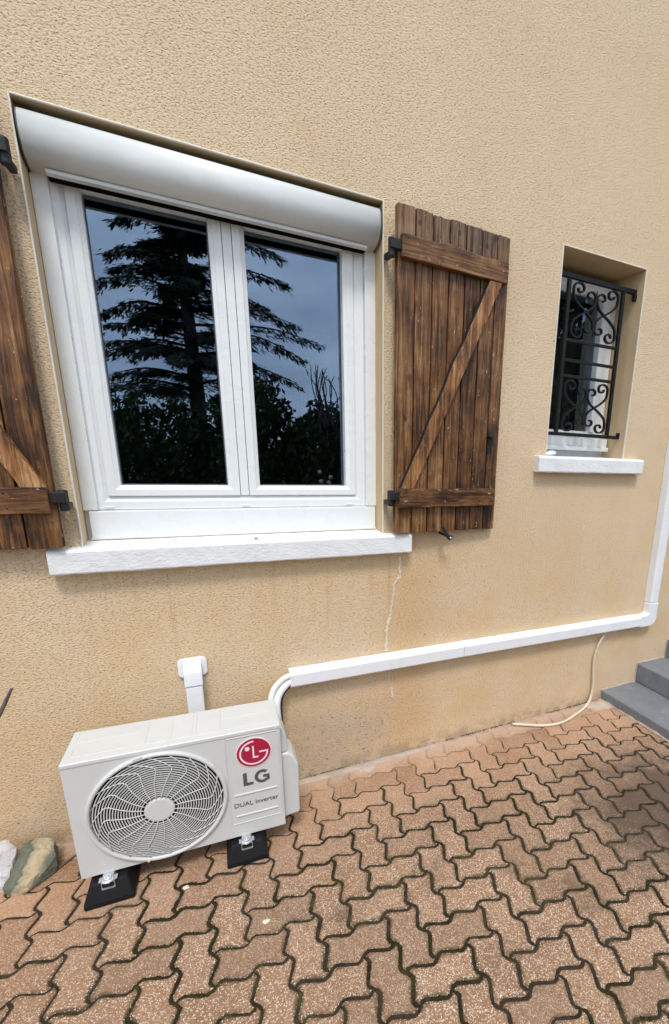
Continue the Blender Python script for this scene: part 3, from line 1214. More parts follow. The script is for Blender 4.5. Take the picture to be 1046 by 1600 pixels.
def scroll_panel(z0, z1, dip):
    w, h = GR - GL - .018, z1 - z0 - .014
    X0, Zm = GL + .009, (z0 + z1) / 2
    for sx in (1, -1):
        for sz in (1, -1):
            # written for the upper-left to lower-centre scroll, then mirrored
            out = spiral(.185, .36, .115, .030, math.pi * .98, -math.pi * 1.05)
            inn = spiral(.385, -.265, .100, .026, .05, -math.pi * 1.55)
            path = [(x * w, z * h) for x, z in out[::-1]]
            path += [(x * w, z * h) for x, z in ((.072, .27), (.10, .18), (.20, .085), (.33, -.005), (.42, -.075), (.475, -.165))]
            path += [(x * w, z * h) for x, z in inn]
            ctr = X0 + w / 2
            p2 = [((X0 + x) if sx > 0 else (X0 + w - x), Zm + z * sz) for x, z in path]
            c_ = catmull([(a, 0, b) for a, b in p2], 2)
            bm = bmesh.new()
            yo = .0022 * (1 if sz > 0 else -1)
            ribbon(bm, [(p.x, p.z) for p in c_], .0085, GY0 - .001 + yo, GY1 + .002 + yo)
            gobj('scroll', bm, 0)
    bm = bmesh.new()
    ribbon(bm, [(X0 + w / 2 + .012 * math.sin(k * .8) * 0, Zm + h * (.40 - .80 * k / 12)) for k in range(13)], lambda t: .002 + .014 * math.sin(math.pi * t) ** 1.2, GY0 + .003, GY1 - .003)
    gobj('spear', bm, .001)


scroll_panel(Z1, ZT, 0)
scroll_panel(ZB, Z3_, 0)

# crumb of white paint on the small sill
bm = bmesh.new()
bmesh.ops.create_icosphere(bm, subdivisions=2, radius=.03)
for v in bm.verts:
    v.co = Vector((v.co.x * 1.5, v.co.y * .7, v.co.z * .45)) * (1 + .45 * noise.noise(v.co * 40))
o = obj('paint_flake', bm, 'sill', None, loc=(1.835, .03, 1.688))
o.rotation_euler = (0, R(-14), 0)
tag(o, 'curled white flake of paint lying on the short sill in front of the grille', 'paint flake')

# ------------------------------------------------------------------ pipe trunking on the wall
tk = thing('pipe_trunking', 'long white plastic pipe trunking running along the wall and turning up at the right', 'trunking', (.33, 0, .55))
TO = Vector((.33, 0, .55))


def tobj(name, bm, bev=.003, mat='duct', smooth=False, root=tk, org=TO):
    o = obj(name, bm, mat, root, bev, smooth)
    for v in o.data.vertices:
        v.co -= org
    return o


def trunk_sec():
    return [(-.0005, .0), (-.052, .004), (-.060, .012), (-.060, .070), (-.052, .081), (-.0005, .085)]


for a, b, za, zb in ((.329, 1.2765, .550, .545), (1.278, 2.70, .545, .530)):
    bm = bmesh.new()
    A = [bm.verts.new((a, y, za + z)) for y, z in trunk_sec()]
    B = [bm.verts.new((b, y, zb + z)) for y, z in trunk_sec()]
    bm.faces.new(A)
    bm.faces.new(B[::-1])
    for k in range(6):
        bm.faces.new((A[k], B[k], B[(k + 1) % 6], A[(k + 1) % 6]))
    tobj('duct_length', bm)
# elbow: outer corner rounded
bm = bmesh.new()
ol = [(2.700, .530)] + [(2.800 + .055 * math.cos(t), .585 + .055 * math.sin(t)) for t in [R(-90 + 90 * k / 8) for k in range(9)]] + [(2.855, .700), (2.770, .700), (2.770, .642)] + \
     [(2.750 + .020 * math.cos(t), .635 + .020 * math.sin(t)) for t in [R(0 - 90 * k / 4) for k in range(5)]] + [(2.700, .615)]
ol[-1] = (2.700, .615)
prism(bm, ol, -.0615, -.0005, 'y')
tobj('elbow', bm, .006)
bm = bmesh.new()
prism(bm, [(2.7705 + a, b) for a, b in ((0, -.0005), (0.004, -.052), (.012, -.060), (.073, -.060), (.081, -.052), (.0845, -.0005))], .702, 3.2, 'z')
tobj('duct_length', bm)

# short pipe cover going down behind the outdoor unit
pcv = thing('pipe_cover', 'short white pipe cover leaving the wall behind the outdoor unit', 'pipe cover', (-.07, 0, .55))
PO = Vector((-.07, 0, .55))
bm = bmesh.new()
rr = .02
pl = []
for cx, cz, a0 in ((-.034, .742, 0), (-.108, .742, 90), (-.108, .694, 180), (-.034, .694, 270)):
    for k in range(5):
        t = R(a0 + 22.5 * k)
        pl.append((cx + rr * math.cos(t), cz + rr * math.sin(t)))
prism(bm, pl, -.014, -.0005, 'y')
tobj('wall_plate', bm, .004, root=pcv, org=PO)
bm = bmesh.new()
pr = [(-.014, .746), (-.045, .744), (-.062, .735), (-.072, .715), (-.074, .690), (-.074, .652), (-.0145, .652)]
prism(bm, pr, -.107, -.036)
tobj('elbow', bm, .006, root=pcv, org=PO)
bx_ = bmesh.new()
box(bx_, -.104, -.039, -.070, -.0005, .25, .651)
tobj('duct_length', bx_, .006, root=pcv, org=PO)

# refrigerant pipes between the unit and the trunking
rp = thing('pipe_bundle', 'two white insulated pipes and a black cable bending from the trunking behind the unit', 'pipes', (.25, -.06, .3))
for nm, pts, r_, mt in (('insulated_pipe', [(.40, -.040, .612), (.33, -.040, .612), (.285, -.048, .596), (.248, -.060, .558), (.232, -.078, .505), (.235, -.100, .40), (.25, -.12, .30)], .0135, 'pipe'),
                        ('insulated_pipe', [(.40, -.036, .580), (.335, -.038, .580), (.302, -.050, .566), (.272, -.066, .536), (.257, -.084, .490), (.258, -.105, .40), (.27, -.12, .30)], .0165, 'pipe'),
                        ('cable', [(.40, -.030, .562), (.340, -.032, .560), (.312, -.045, .548), (.288, -.055, .520), (.277, -.070, .475), (.275, -.085, .40), (.28, -.10, .30)], .0075, 'cable')):
    bm = bmesh.new()
    tube(bm, catmull(pts, 6), r_, 12)
    tobj(nm, bm, 0, mt, True, rp, Vector((.25, -.06, .3)))

# condensate hose
hs = [(2.42, -.030, .545), (2.385, -.028, .50), (2.352, -.022, .43), (2.335, -.020, .34), (2.343, -.020, .24), (2.352, -.022, .16), (2.345, -.028, .085), (2.315, -.042, .035), (2.24, -.075, .014), (2.13, -.112, .010),
      (2.02, -.145, .010), (1.93, -.150, .010), (1.84, -.128, .010), (1.75, -.08, .011), (1.672, -.034, .012)]
bm = bmesh.new()
tube(bm, catmull(hs, 6), .0088, 10)
o = obj('drain_hose', bm, 'hose', None, smooth=True)
tag(o, 'thin cream drain hose hanging from the white trunking and curling onto the pavers', 'hose')

# ------------------------------------------------------------------ outdoor unit
AA = -.04689
W_, D_, Z0, Z1_ = .7163, .2203, .1012, .5830
ac = thing('air_conditioner', 'light grey outdoor air conditioner with round fan grille and red logo by the wall', 'air conditioner', (-.49118, -.37299, 0), AA)
FX, FZ = .2745, .3335
RO = .2335
# front panel with its round opening
bm = bmesh.new()
N = 96
RH = .222
angs = sorted(set([2 * math.pi * k / N for k in range(N)] + [math.atan2(b - FZ, a - FX) % (2 * math.pi) for a in (0, W_) for b in (Z0, Z1_)]))
ci, rc, cb = [], [], []
for a in angs:
    c, s = math.cos(a), math.sin(a)
    tx = ((W_ - FX) / c if c > 1e-9 else (-FX / c if c < -1e-9 else 1e9))
    tz = ((Z1_ - FZ) / s if s > 1e-9 else ((Z0 - FZ) / s if s < -1e-9 else 1e9))
    t = min(tx, tz)
    r_ = min(RH, t - .004)
    ci.append(bm.verts.new((FX + RH * c if RH < t else FX + r_ * c, 0, FZ + (RH if RH < t else r_) * s)))
    cb.append(bm.verts.new((ci[-1].co.x, .02, ci[-1].co.z)))
    rc.append(bm.verts.new((FX + t * c, 0, FZ + t * s)))
n = len(angs)
for k in range(n):
    j = (k + 1) % n
    bm.faces.new((ci[k], ci[j], rc[j], rc[k]))
    bm.faces.new((ci[k], cb[k], cb[j], ci[j]))
front = obj('front_panel', bm, 'ac', ac)
# sides, back, bottom
bm = bmesh.new()
vs = box(bm, 0, W_, .0, D_, Z0, Z1_ - .012)
for f in list(bm.faces):
    if all(abs(v.co.y) < 1e-6 for v in f.verts) or all(abs(v.co.z - Z1_ + .012) < 1e-6 for v in f.verts):
        bm.faces.remove(f)
obj('casing', bm, 'ac', ac)
# top lid with overhanging lip and pressed ribs
bm = bmesh.new()
box(bm, -.0022, W_ + .0022, -.0026, D_ + .002, Z1_ - .017, Z1_ + .0015)
lid = obj('top_panel', bm, 'ac', ac, .0045, seg=3)
bm = bmesh.new()
zt = Z1_ + .001


def rib(x0, y0, x1, y1, w=.0042):
    if abs(x1 - x0) > abs(y1 - y0):
        box(bm, x0, x1, y0 - w / 2, y0 + w / 2, zt - .002, zt + .0022)
    else:
        box(bm, x0 - w / 2, x0 + w / 2, y0, y1, zt - .002, zt + .0022)


for a in ((.024, .134, .220, .134), (.024, .040, .238, .040), (.022, .046, .022, .092), (.018, .140, .018, .205), (.246, .044, .246, .198), (.329, .044, .329, .205),
          (.336, .038, .395, .038), (.400, .044, .400, .205), (.414, .044, .414, .205), (.420, .036, .490, .036), (.500, .042, .500, .200), (.508, .120, .692, .120), (.508, .034, .700, .034), (.252, .036, .322, .036)):
    rib(*a)
split_obj('pressed_rib', bm, 'ac', lid, .0016)
# cavity and fan
bm = bmesh.new()
lathe(bm, [(RH - .004, .012), (RH - .004, .13), (0, .13)], (FX, 0, FZ), (0, 1, 0), 48)
obj('fan_cavity', bm, 'ac_in', ac, smooth=False)
bm = bmesh.new()
lathe(bm, [(0, .045), (.05, .047), (.06, .06), (.06, .10)], (FX, 0, FZ), (0, 1, 0), 24)
for b in range(3):
    a0 = b * 2 * math.pi / 3 + .4
    rows = []
    for i in range(7):
        r_ = .055 + (.205 - .055) * i / 6
        row = []
        for k in range(7):
            a = a0 + (k / 6) * (1.15 + .25 * i / 6) + .25 * i / 6
            row.append(bm.verts.new((FX + r_ * math.cos(a), .06 + .05 * k / 6, FZ + r_ * math.sin(a))))
        rows.append(row)
    for A, B in zip(rows, rows[1:]):
        for k in range(6):
            bm.faces.new((A[k], A[k + 1], B[k + 1], B[k]))
obj('fan', bm, 'ac_fan', ac, smooth=True)
# fan guard: bezel, rings, swirl spokes, hub
bm = bmesh.new()
lathe(bm, [(RO, .0005), (RO - .0005, -.008), (RO - .004, -.0125), (RO - .010, -.0135), (RO - .014, -.011), (RO - .0165, -.004), (RO - .018, .010)], (FX, 0, FZ), (0, 1, 0), 96)
guard = obj('fan_guard', bm, 'ac', ac, smooth=True)


def dome(r):
    q = (r / .216)
    return -.0205 + .014 * q ** 3


bm = bmesh.new()
NR = 18
for i in range(NR):
    r_ = .061 + (.209 - .061) * i / (NR - 1)
    y = dome(r_)
    hw, hd = .0017, .0016
    prof_ = [(r_ - hw, y), (r_ + hw, y), (r_ + hw * .8, y + 2 * hd), (r_ - hw * .8, y + 2 * hd), (r_ - hw, y)]
    lathe(bm, prof_, (FX, 0, FZ), (0, 1, 0), 72)
split_obj('guard_ring', bm, 'ac', guard)
bm = bmesh.new()
NS = 20
for k in range(NS):
    a = 2 * math.pi * k / NS + .12
    pts = []
    for i in range(13):
        t = i / 12
        r_ = .048 + (.219 - .048) * t
        if r_ < .172:
            da = -.16 * ((r_ - .048) / .124) ** 1.2
        else:
            da = -.16 + (.44) * ((r_ - .172) / .047)
        pts.append((FX + r_ * math.cos(a + da), dome(r_) - .0012, FZ + r_ * math.sin(a + da)))
    tube(bm, pts, .0018, 5)
split_obj('guard_spoke', bm, 'ac', guard, smooth=True)
bm = bmesh.new()
lathe(bm, [(.050, -.012), (.050, -.0215), (.0475, -.0235), (.040, -.0245), (0, -.0250)], (FX, 0, FZ), (0, 1, 0), 48)
obj('guard_hub', bm, 'ac', guard, smooth=False)
bm = bmesh.new()
for a, w in ((102, .030), (33, .022), (255, .008)):
    c, s = math.cos(R(a)), math.sin(R(a))
    r_ = RO - .003
    cx, cz = FX + r_ * c, FZ + r_ * s
    tv = Vector((-s, 0, c)) * w / 2
    nv = Vector((c, 0, s)) * .004
    P = [Vector((cx, -.014, cz)) + q for q in (tv + nv, tv - nv, -tv - nv, -tv + nv)]
    Q = [p + Vector((0, .010, 0)) for p in P]
    A = [bm.verts.new(p) for p in P]
    B = [bm.verts.new(p) for p in Q]
    bm.faces.new(A)
    for k in range(4):
        bm.faces.new((A[k], A[(k + 1) % 4], B[(k + 1) % 4], B[k]))
split_obj('guard_clip', bm, 'ac', guard, .001)


# pressed outline of the badge panel and the two bars
def strip(bm, x0, z0, x1, z1, w, h=.0024):
    if abs(x1 - x0) > abs(z1 - z0):
        box(bm, x0, x1, -h, .002, z0 - w / 2, z0 + w / 2)
    else:
        box(bm, x0 - w / 2, x0 + w / 2, -h, .002, z0, z1)


bm = bmesh.new()
zo = Z0
for a in ((.516, .459 + zo, .703, .459 + zo), (.516, .062 + zo, .703, .062 + zo), (.511, .068 + zo, .511, .453 + zo), (.7085, .068 + zo, .7085, .453 + zo)):
    strip(bm, *a, .0036)
split_obj('panel_edge', bm, 'ac', front, .0011)
bm = bmesh.new()
for zz in (.197, .098):
    strip(bm, .530, zz + zo, .693, zz + zo, .0065, .0042)
split_obj('pressed_bar', bm, 'ac', front, .002)


def flat_stroke(pts, w, y0, y1, mat, parent, name, wf=None):
    bm = bmesh.new()
    ribbon(bm, pts, wf or w, y0, y1)
    return obj(name, bm, mat, parent)


# round emblem
EX, EZ, ER = .6135, .380 + zo, .0665
bm = bmesh.new()
lathe(bm, [(ER, .0005), (ER, -.0022), (0, -.0022)], (EX, 0, EZ), (0, 1, 0), 64)
emb = obj('emblem', bm, 'logo_white', front)
bm = bmesh.new()
lathe(bm, [(ER - .0035, -.002), (ER - .0035, -.0032), (0, -.0032)], (EX, 0, EZ), (0, 1, 0), 64)
obj('emblem_face', bm, 'red', front)
ey0, ey1 = -.0042, -.003
r_ = ER * .76
arc = [(EX + r_ * math.cos(R(a)), EZ + r_ * math.sin(R(a))) for a in range(88, 361, 6)]
arc += [(EX + r_, EZ - .0), (EX + r_, EZ + .0025)]
flat_stroke(arc[:-2], .0062, ey0, ey1, 'logo_white', front, 'emblem_line')
flat_stroke([(EX + r_ + .003, EZ - .0005), (EX + r_ * .40, EZ - .0005)], .0062, ey0 - .0002, ey1, 'logo_white', front, 'emblem_line')
bm = bmesh.new()
prism(bm, [(EX - .005, EZ + .030), (EX + .0012, EZ + .030), (EX + .0012, EZ - .018), (EX + .016, EZ - .018), (EX + .016, EZ - .024), (EX - .005, EZ - .024)], ey0, ey1, 'y')
obj('emblem_line', bm, 'logo_white', front)
bm = bmesh.new()
lathe(bm, [(.0090, ey1), (.0090, ey0), (0, ey0)], (EX - .0235, 0, EZ + .0215), (0, 1, 0), 20)
obj('emblem_dot', bm, 'logo_white', front)
# big letters
lz = .2335 + zo
bm = bmesh.new()
prism(bm, [(.5665, lz), (.6035, lz), (.6035, lz + .0125), (.581, lz + .0125), (.581, lz + .059), (.5665, lz + .059)], -.0012, .001, 'y')
obj('letter', bm, 'letter', front)
gcx, gcz, grx, grz = .6385, lz + .0295, .0228, .0242
gp = [(gcx + grx * math.cos(R(a)), gcz + grz * math.sin(R(a))) for a in range(46, 322, 6)]
flat_stroke(gp, .0135, -.0012, .001, 'letter', front, 'letter', wf=.0125)
bm = bmesh.new()
prism(bm, [(gcx + .003, gcz + .005), (gcx + .0275, gcz + .005), (gcx + .0275, gcz - .0215), (gcx + .0215, gcz - .0215), (gcx + .0155, gcz - .0165), (gcx + .0155, gcz - .0065), (gcx + .003, gcz - .0065)], -.0014, .001, 'y')
obj('letter', bm, 'letter', front)
# model line in thin letters
cu = bpy.data.curves.new('lettering', 'FONT')
cu.body = 'DUAL Inverter'
cu.size = .0285
cu.extrude = .0004
cu.offset = .0002
to = bpy.data.objects.new('lettering', cu)
col.objects.link(to)
dg = bpy.context.evaluated_depsgraph_get()
dg.update()
me = bpy.data.meshes.new_from_object(to.evaluated_get(dg))
bpy.data.objects.remove(to)
mnx = min(v.co.x for v in me.vertices)
mxx = max(v.co.x for v in me.vertices)
sx = .168 / (mxx - mnx)
for v in me.vertices:
    v.co = Vector((.5265 + (v.co.x - mnx) * sx, -.0008 - v.co.z, .1395 + zo + v.co.y))
me.materials.clear()
me.materials.append(M['letter'])
lo = bpy.data.objects.new('lettering', me)
col.objects.link(lo)
lo.parent = front
bm = bmesh.new()
lathe(bm, [(.005, .0), (.005, -.001), (.003, -.0012), (0, -.0005)], (.563, 0, .018 + zo), (0, 1, 0), 14)
lathe(bm, [(.004, .0), (.004, -.001), (.003, -.0012), (0, -.0005)], (.075, 0, .035 + zo), (0, 1, 0), 14)
split_obj('screw', bm, 'ac', front)

# valve cover on the right side
bm = bmesh.new()
prism(bm, [(W_ - .001, .452 + zo), (W_ + .012, .445 + zo), (W_ + .026, .405 + zo), (W_ + .028, .385 + zo), (W_ + .028, .325 + zo), (W_ - .001, .325 + zo)], .035, .150, 'y')
obj('valve_cover_top', bm, 'ac', ac, .007, seg=3)
bm = bmesh.new()
prism(bm, [(W_ - .001, .3245 + zo), (W_ + .030, .3245 + zo), (W_ + .052, .300 + zo), (W_ + .068, .262 + zo), (W_ + .070, .240 + zo), (W_ + .066, .015 + zo), (W_ - .001, .008 + zo)], .030, .165, 'y')
obj('valve_cover', bm, 'ac', ac, .010, seg=3)

# feet bolted to the unit
for lx, ly in ((.084, -.012), (.560, -.012)):
    ft = bmesh.new()
    box(ft, lx - .018, lx + .018, ly - .016, .215, .0905, Z0 + .001)
    foot = obj('foot', ft, 'zinc', ac, .003)
    bm = bmesh.new()
    lathe(bm, [(.021, 0), (.022, .003), (.019, .006), (.014, .0065), (.014, .012), (.012, .014), (.006, .014), (.006, .020), (0, .0205)], (lx, ly - .010, .0925), (0, -.25, 1), 20)
    for sx_ in (-1, 1):
        box(bm, *sorted((lx + sx_ * .019, lx + sx_ * .029)), ly - .020, ly + .004, .0895, .0935)
    obj('bolt', bm, 'zinc', foot, .0008)

# rubber blocks the unit stands on
for i, (lx, lab) in enumerate(((.084, 'black rubber support block under the left foot of the outdoor unit'), (.560, 'black rubber support block under the right foot of the outdoor unit'))):
    ca, sa = math.cos(AA), math.sin(AA)
    px, py = -.49118 + ca * lx - sa * (-.055), -.37299 + sa * lx + ca * (-.055)
    rb = thing('support_block', lab, 'support block', (px, py, .0015), AA, 'rubber blocks under the outdoor unit')
    bm = bmesh.new()
    Lh = .33
    base = [(-.080, 0), (.080, 0), (.080, Lh), (-.080, Lh)]
    mid_ = [(-.079, .001), (.079, .001), (.079, Lh - .001), (-.079, Lh - .001)]
    top_ = [(-.058, .030), (.058, .030), (.058, Lh - .03), (-.058, Lh - .03)]
    rings = [[bm.verts.new((x, y, z)) for x, y in l] for l, z in ((base, 0), (mid_, .022), (top_, .083))]
    for A, B in zip(rings, rings[1:]):
        for k in range(4):
            bm.faces.new((A[k], A[(k + 1) % 4], B[(k + 1) % 4], B[k]))
    bm.faces.new(rings[0][::-1])
    bm.faces.new(rings[-1])
    obj('block', bm, 'rubber', rb, .007, seg=3)
    bm = bmesh.new()
    box(bm, -.022, .022, .012, .042, .028, .050)
    box(bm, -.030, .030, .004, .016, .012, .020)
    obj('rubber_stop', bm, 'rubber', rb, .003)
    bm = bmesh.new()
    box(bm, -.021, .021, .020, Lh - .03, .082, .0885)
    for sx_ in (-1, 1):
        box(bm, *sorted((sx_ * .0185, sx_ * .0215)), .020, .030, .050, .082)
    box(bm, -.021, .021, .018, .0225, .052, .064)
    obj('rail', bm, 'zinc', rb, .001)

# ------------------------------------------------------------------ stairs
st = thing('stairs', 'grey painted concrete steps rising along the wall at the right edge', 'stairs', (2.46, 0, 0))
SX = (2.462, 2.800, 3.095, 3.39, 3.68)
SZ = (.070, .217, .362, .507, .652)
for i in range(5):
    bm = bmesh.new()
    x0 = SX[i]
    box(bm, x0, 6.0, -1.62 + .0, -.003, (SZ[i - 1] + .0005 if i else -.02), SZ[i])
    o = obj('step', bm, 'step', st, .009, seg=3)
    for v in o.data.vertices:
        v.co.x -= 2.46
bm = bmesh.new()
rg = random.Random(4)
for i in range(3):
    x0, x1 = SX[i], SX[i + 1]
    tube(bm, [(x0 - .003, -.002, (SZ[i - 1] if i else 0)), (x0 - .003, -.002, SZ[i] + .002)], .006, 6)
    tube(bm, [(x0 + (x1 - x0) * k / 10, -.002, SZ[i] + rg.uniform(-.002, .003)) for k in range(11)], [.006 + rg.uniform(-.002, .003) for _ in range(11)], 6)
o = obj('wall_joint', bm, 'cement', st)
for v in o.data.vertices:
    v.co.x -= 2.46
bm = bmesh.new()
tube(bm, [(2.459 + rg.uniform(-.004, .004), -.004 - .04 * k, .002) for k in range(40)], [.008 + rg.uniform(-.004, .005) for _ in range(40)], 6)
o = obj('base_mortar', bm, 'cement', st)
for v in o.data.vertices:
    v.co.x -= 2.46
# cement bedding smeared along the first riser and the wall
bm = bmesh.new()


def smear(cx, cy, rx_, ry_, seed, h=.0035):
    rg_ = random.Random(seed)
    n_ = 30
    c0 = bm.verts.new((cx, cy, h))
    o1, o2 = [], []
    for k in range(n_):
        a = 2 * math.pi * k / n_
        f = 1 + .45 * noise.noise(Vector((math.cos(a) * 1.7, math.sin(a) * 1.7, seed)))
        o1.append(bm.verts.new((cx + rx_ * .75 * f * math.cos(a), min(cy + ry_ * .75 * f * math.sin(a), -.001), h * .9)))
        o2.append(bm.verts.new((cx + rx_ * f * math.cos(a), min(cy + ry_ * f * math.sin(a), -.001), -.004)))
    for k in range(n_):
        j_ = (k + 1) % n_
        bm.faces.new((c0, o1[k], o1[j_]))
        bm.faces.new((o1[k], o2[k], o2[j_], o1[j_]))


smear(2.40, -.055, .13, .075, 3, .004)
smear(.60, -.025, .30, .030, 7)
smear(.93, -.020, .22, .032, 9)
smear(.70, -.055, .055, .04, 12, .003)
split_obj('cement_smear', bm, 'cement', paving, smooth=True)


# ------------------------------------------------------------------ stones by the wall
def stone(name, pts, loc, mat, label, seed):
    bm = bmesh.new()
    for p in pts:
        bm.verts.new(p)
    r_ = bmesh.ops.convex_hull(bm, input=bm.verts)
    bmesh.ops.delete(bm, geom=[g for g in r_['geom_interior'] if isinstance(g, bmesh.types.BMVert)], context='VERTS')
    bmesh.ops.subdivide_edges(bm, edges=bm.edges, cuts=5, use_grid_fill=True)
    bmesh.ops.triangulate(bm, faces=bm.faces)
    for v in bm.verts:
        q = v.co * 16 + Vector((seed, 0, 0))
        v.co += Vector((noise.noise(q), noise.noise(q + Vector((9, 0, 0))), noise.noise(q + Vector((0, 9, 0))))) * .006
        q2 = v.co * 55
        v.co += Vector((noise.noise(q2), noise.noise(q2 + Vector((5, 0, 0))), noise.noise(q2 + Vector((0, 5, 0))))) * .005
        v.co.z = max(v.co.z * .90, -.001)
    o = obj(name, bm, mat, None, loc=loc)
    return tag(o, label, 'stone', 'stones lying against the foot of the wall')


stone('stone', [(-.075, -.035, 0), (-.060, -.06, 0), (.005, -.065, 0), (.075, .0, .0), (.06, .10, 0), (-.05, .08, 0), (-.078, -.03, .02), (-.060, -.055, .035), (.0, -.055, .03), (.078, .01, .07),
                (.07, .075, .10), (.045, .10, .108), (.005, .10, .118), (-.025, .08, .118), (-.045, .02, .085)], (-.690, -.17, .002), 'stone_green',
      'layered green and yellow stone slab leaning on the wall beside the white stone', 1)
stone('stone', [(-.12, -.06, 0), (.04, -.06, 0), (.035, .08, 0), (-.12, .09, 0), (-.12, -.05, .09), (.035, -.045, .06), (.045, .04, .12), (.02, .075, .135), (-.05, .06, .15), (-.12, .05, .14)], (-.785, -.135, .002), 'stone_white',
      'white quartz stone at the left edge beside the green stone', 5)

# dry stick on the pavers beside the unit
bm = bmesh.new()
tube(bm, catmull([(-.70, -.245, .005), (-.63, -.175, .0065), (-.55, -.095, .006), (-.50, -.048, .005)], 5), [.004] * 16, 6)
tag(obj('stick', bm, 'twig', None, smooth=True), 'thin dry stick lying on the pavers between the stones and the unit', 'stick')
# bare branch reaching in at the left edge
bs = thing('bare_shrub', 'bare grey branch tip poking in at the left edge above the stones', 'shrub', (-1.02, -.36, 0))
for k, pts in enumerate(([(0, 0, -.01), (.12, .02, .28), (.27, .045, .58), (.38, .06, .765), (.431, .062, .862)], [(.10, .02, .25), (.02, .06, .5), (-.06, .05, .75)], [(.2, .03, .44), (.20, -.03, .6), (.16, -.08, .72)])):
    c_ = catmull(pts, 6)
    bm = bmesh.new()
    tube(bm, c_, [.013 * (1 - i / len(c_)) + .0035 for i in range(len(c_))], 8)
    obj('branch', bm, 'bark', bs, smooth=True)

# small chips and crumbs on the paving
rg = random.Random(21)
for k, (x, y, s_, lab) in enumerate(((-.162, -.469, .011, 'pale plaster chip on the pavers between the two rubber blocks'), (.095, -.749, .012, 'white plaster chip on the pavers in front of the right rubber block'))):
    bm = bmesh.new()
    bmesh.ops.create_icosphere(bm, subdivisions=1, radius=s_)
    for v in bm.verts:
        v.co = Vector((v.co.x * 1.2, v.co.y * .8, v.co.z * .35)) * (1 + .6 * noise.noise(v.co * 90 + Vector((k, 0, 0))))
    tag(obj('plaster_chip', bm, 'filler', None, loc=(x, y, .003)), lab, 'chip', 'plaster chips on the pavers')

# ------------------------------------------------------------------ garden behind the camera, seen in the panes
rg = random.Random(9)


def needle_fan(bm, p, d, ln, rg_, n_=7):
    """flat spray of thin needle twigs around a branch direction"""
    for _ in range(n_):
        a = rg_.uniform(-1.25, 1.25)
        dv = Vector((d.x * math.cos(a) - d.y * math.sin(a), d.x * math.sin(a) + d.y * math.cos(a), d.z + rg_.uniform(-.45, .12)))
        dv.normalize()
        l_ = ln * rg_.uniform(.5, 1.2)
        w_ = Vector((-dv.y, dv.x, rg_.uniform(-.5, .5))).normalized() * l_ * .11
        q = p + Vector((rg_.uniform(-.06, .06), rg_.uniform(-.06, .06), rg_.uniform(-.05, .04)))
        bm.faces.new([bm.verts.new(v) for v in (q + w_ * .6, q + dv * l_ * .55 + w_, q + dv * l_, q + dv * l_ * .55 - w_, q - w_ * .6)])


cedar = thing('cedar_tree', 'tall dark cedar with layered drooping branches reflected in the wide window', 'tree', (.30, -13, 0))
bm = bmesh.new()
tube(bm, [(0, 0, -.1), (.03, 0, 3.0), (-.02, 0, 5.3), (0, 0, 6.8), (.03, 0, 9.5)], [.24, .19, .14, .10, .02], 12)
obj('trunk', bm, 'bark', cedar, smooth=True)
bb, bf = bmesh.new(), bmesh.new()
arms = [(-1.37, 6.76), (-1.58, 6.08), (-1.59, 5.76), (-1.84, 5.29), (-1.90, 4.79), (-1.89, 4.01), (-1.93, 3.70), (-1.86, 3.34), (-1.84, 3.03), (-1.2, 7.1), (-.9, 7.6),
        (2.38, 6.74), (2.45, 6.0), (1.95, 5.36), (2.69, 4.99), (3.45, 4.70), (2.92, 4.2), (2.74, 3.53), (1.8, 7.2), (1.2, 7.7)]
lst = [(Vector((x, rg.uniform(-.5, .5), z)), .1) for x, z in arms]
for z in [2.9 + .19 * k for k in range(30)]:
    for q in range(2):
        a = rg.uniform(0, 2 * math.pi)
        r_ = (2.5 - (z - 2.9) * .36) * rg.uniform(.55, .95)
        if r_ > .1:
            lst.append((Vector((math.cos(a) * min(r_, 1.9 if math.cos(a) < 0 else 2.2), math.sin(a) * r_, z)), .0))
for tip, _ in lst:
    ln = math.hypot(tip.x, tip.y)
    z_at = tip.z + .10 * ln * rg.uniform(-.2, 1.2)
    mid = Vector((tip.x * .55, tip.y * .55, max(z_at, tip.z) + .05 * ln))
    c_ = catmull([(0, 0, z_at - .05), mid, tip], 9)
    tube(bb, c_, [.035 * (1 - i / len(c_)) + .006 for i in range(len(c_))], 5)
    n_ = len(c_)
    for i in range(2, n_):
        d = (c_[i] - c_[i - 1]).normalized()
        side = Vector((-d.y, d.x, 0))
        wd = .42 * (1 - i / n_) + .10
        for _ in range(9):
            o_ = side * rg.uniform(-wd, wd) + d * rg.uniform(-.14, .14)
            o_.z -= abs(rg.gauss(0, .07)) + .10 * o_.length
            needle_fan(bf, c_[i] + o_, (d + o_ * 1.2).normalized(), .17, rg, 5)
obj('branch', bb, 'bark', cedar)
o = obj('foliage', bf, 'needle', cedar)


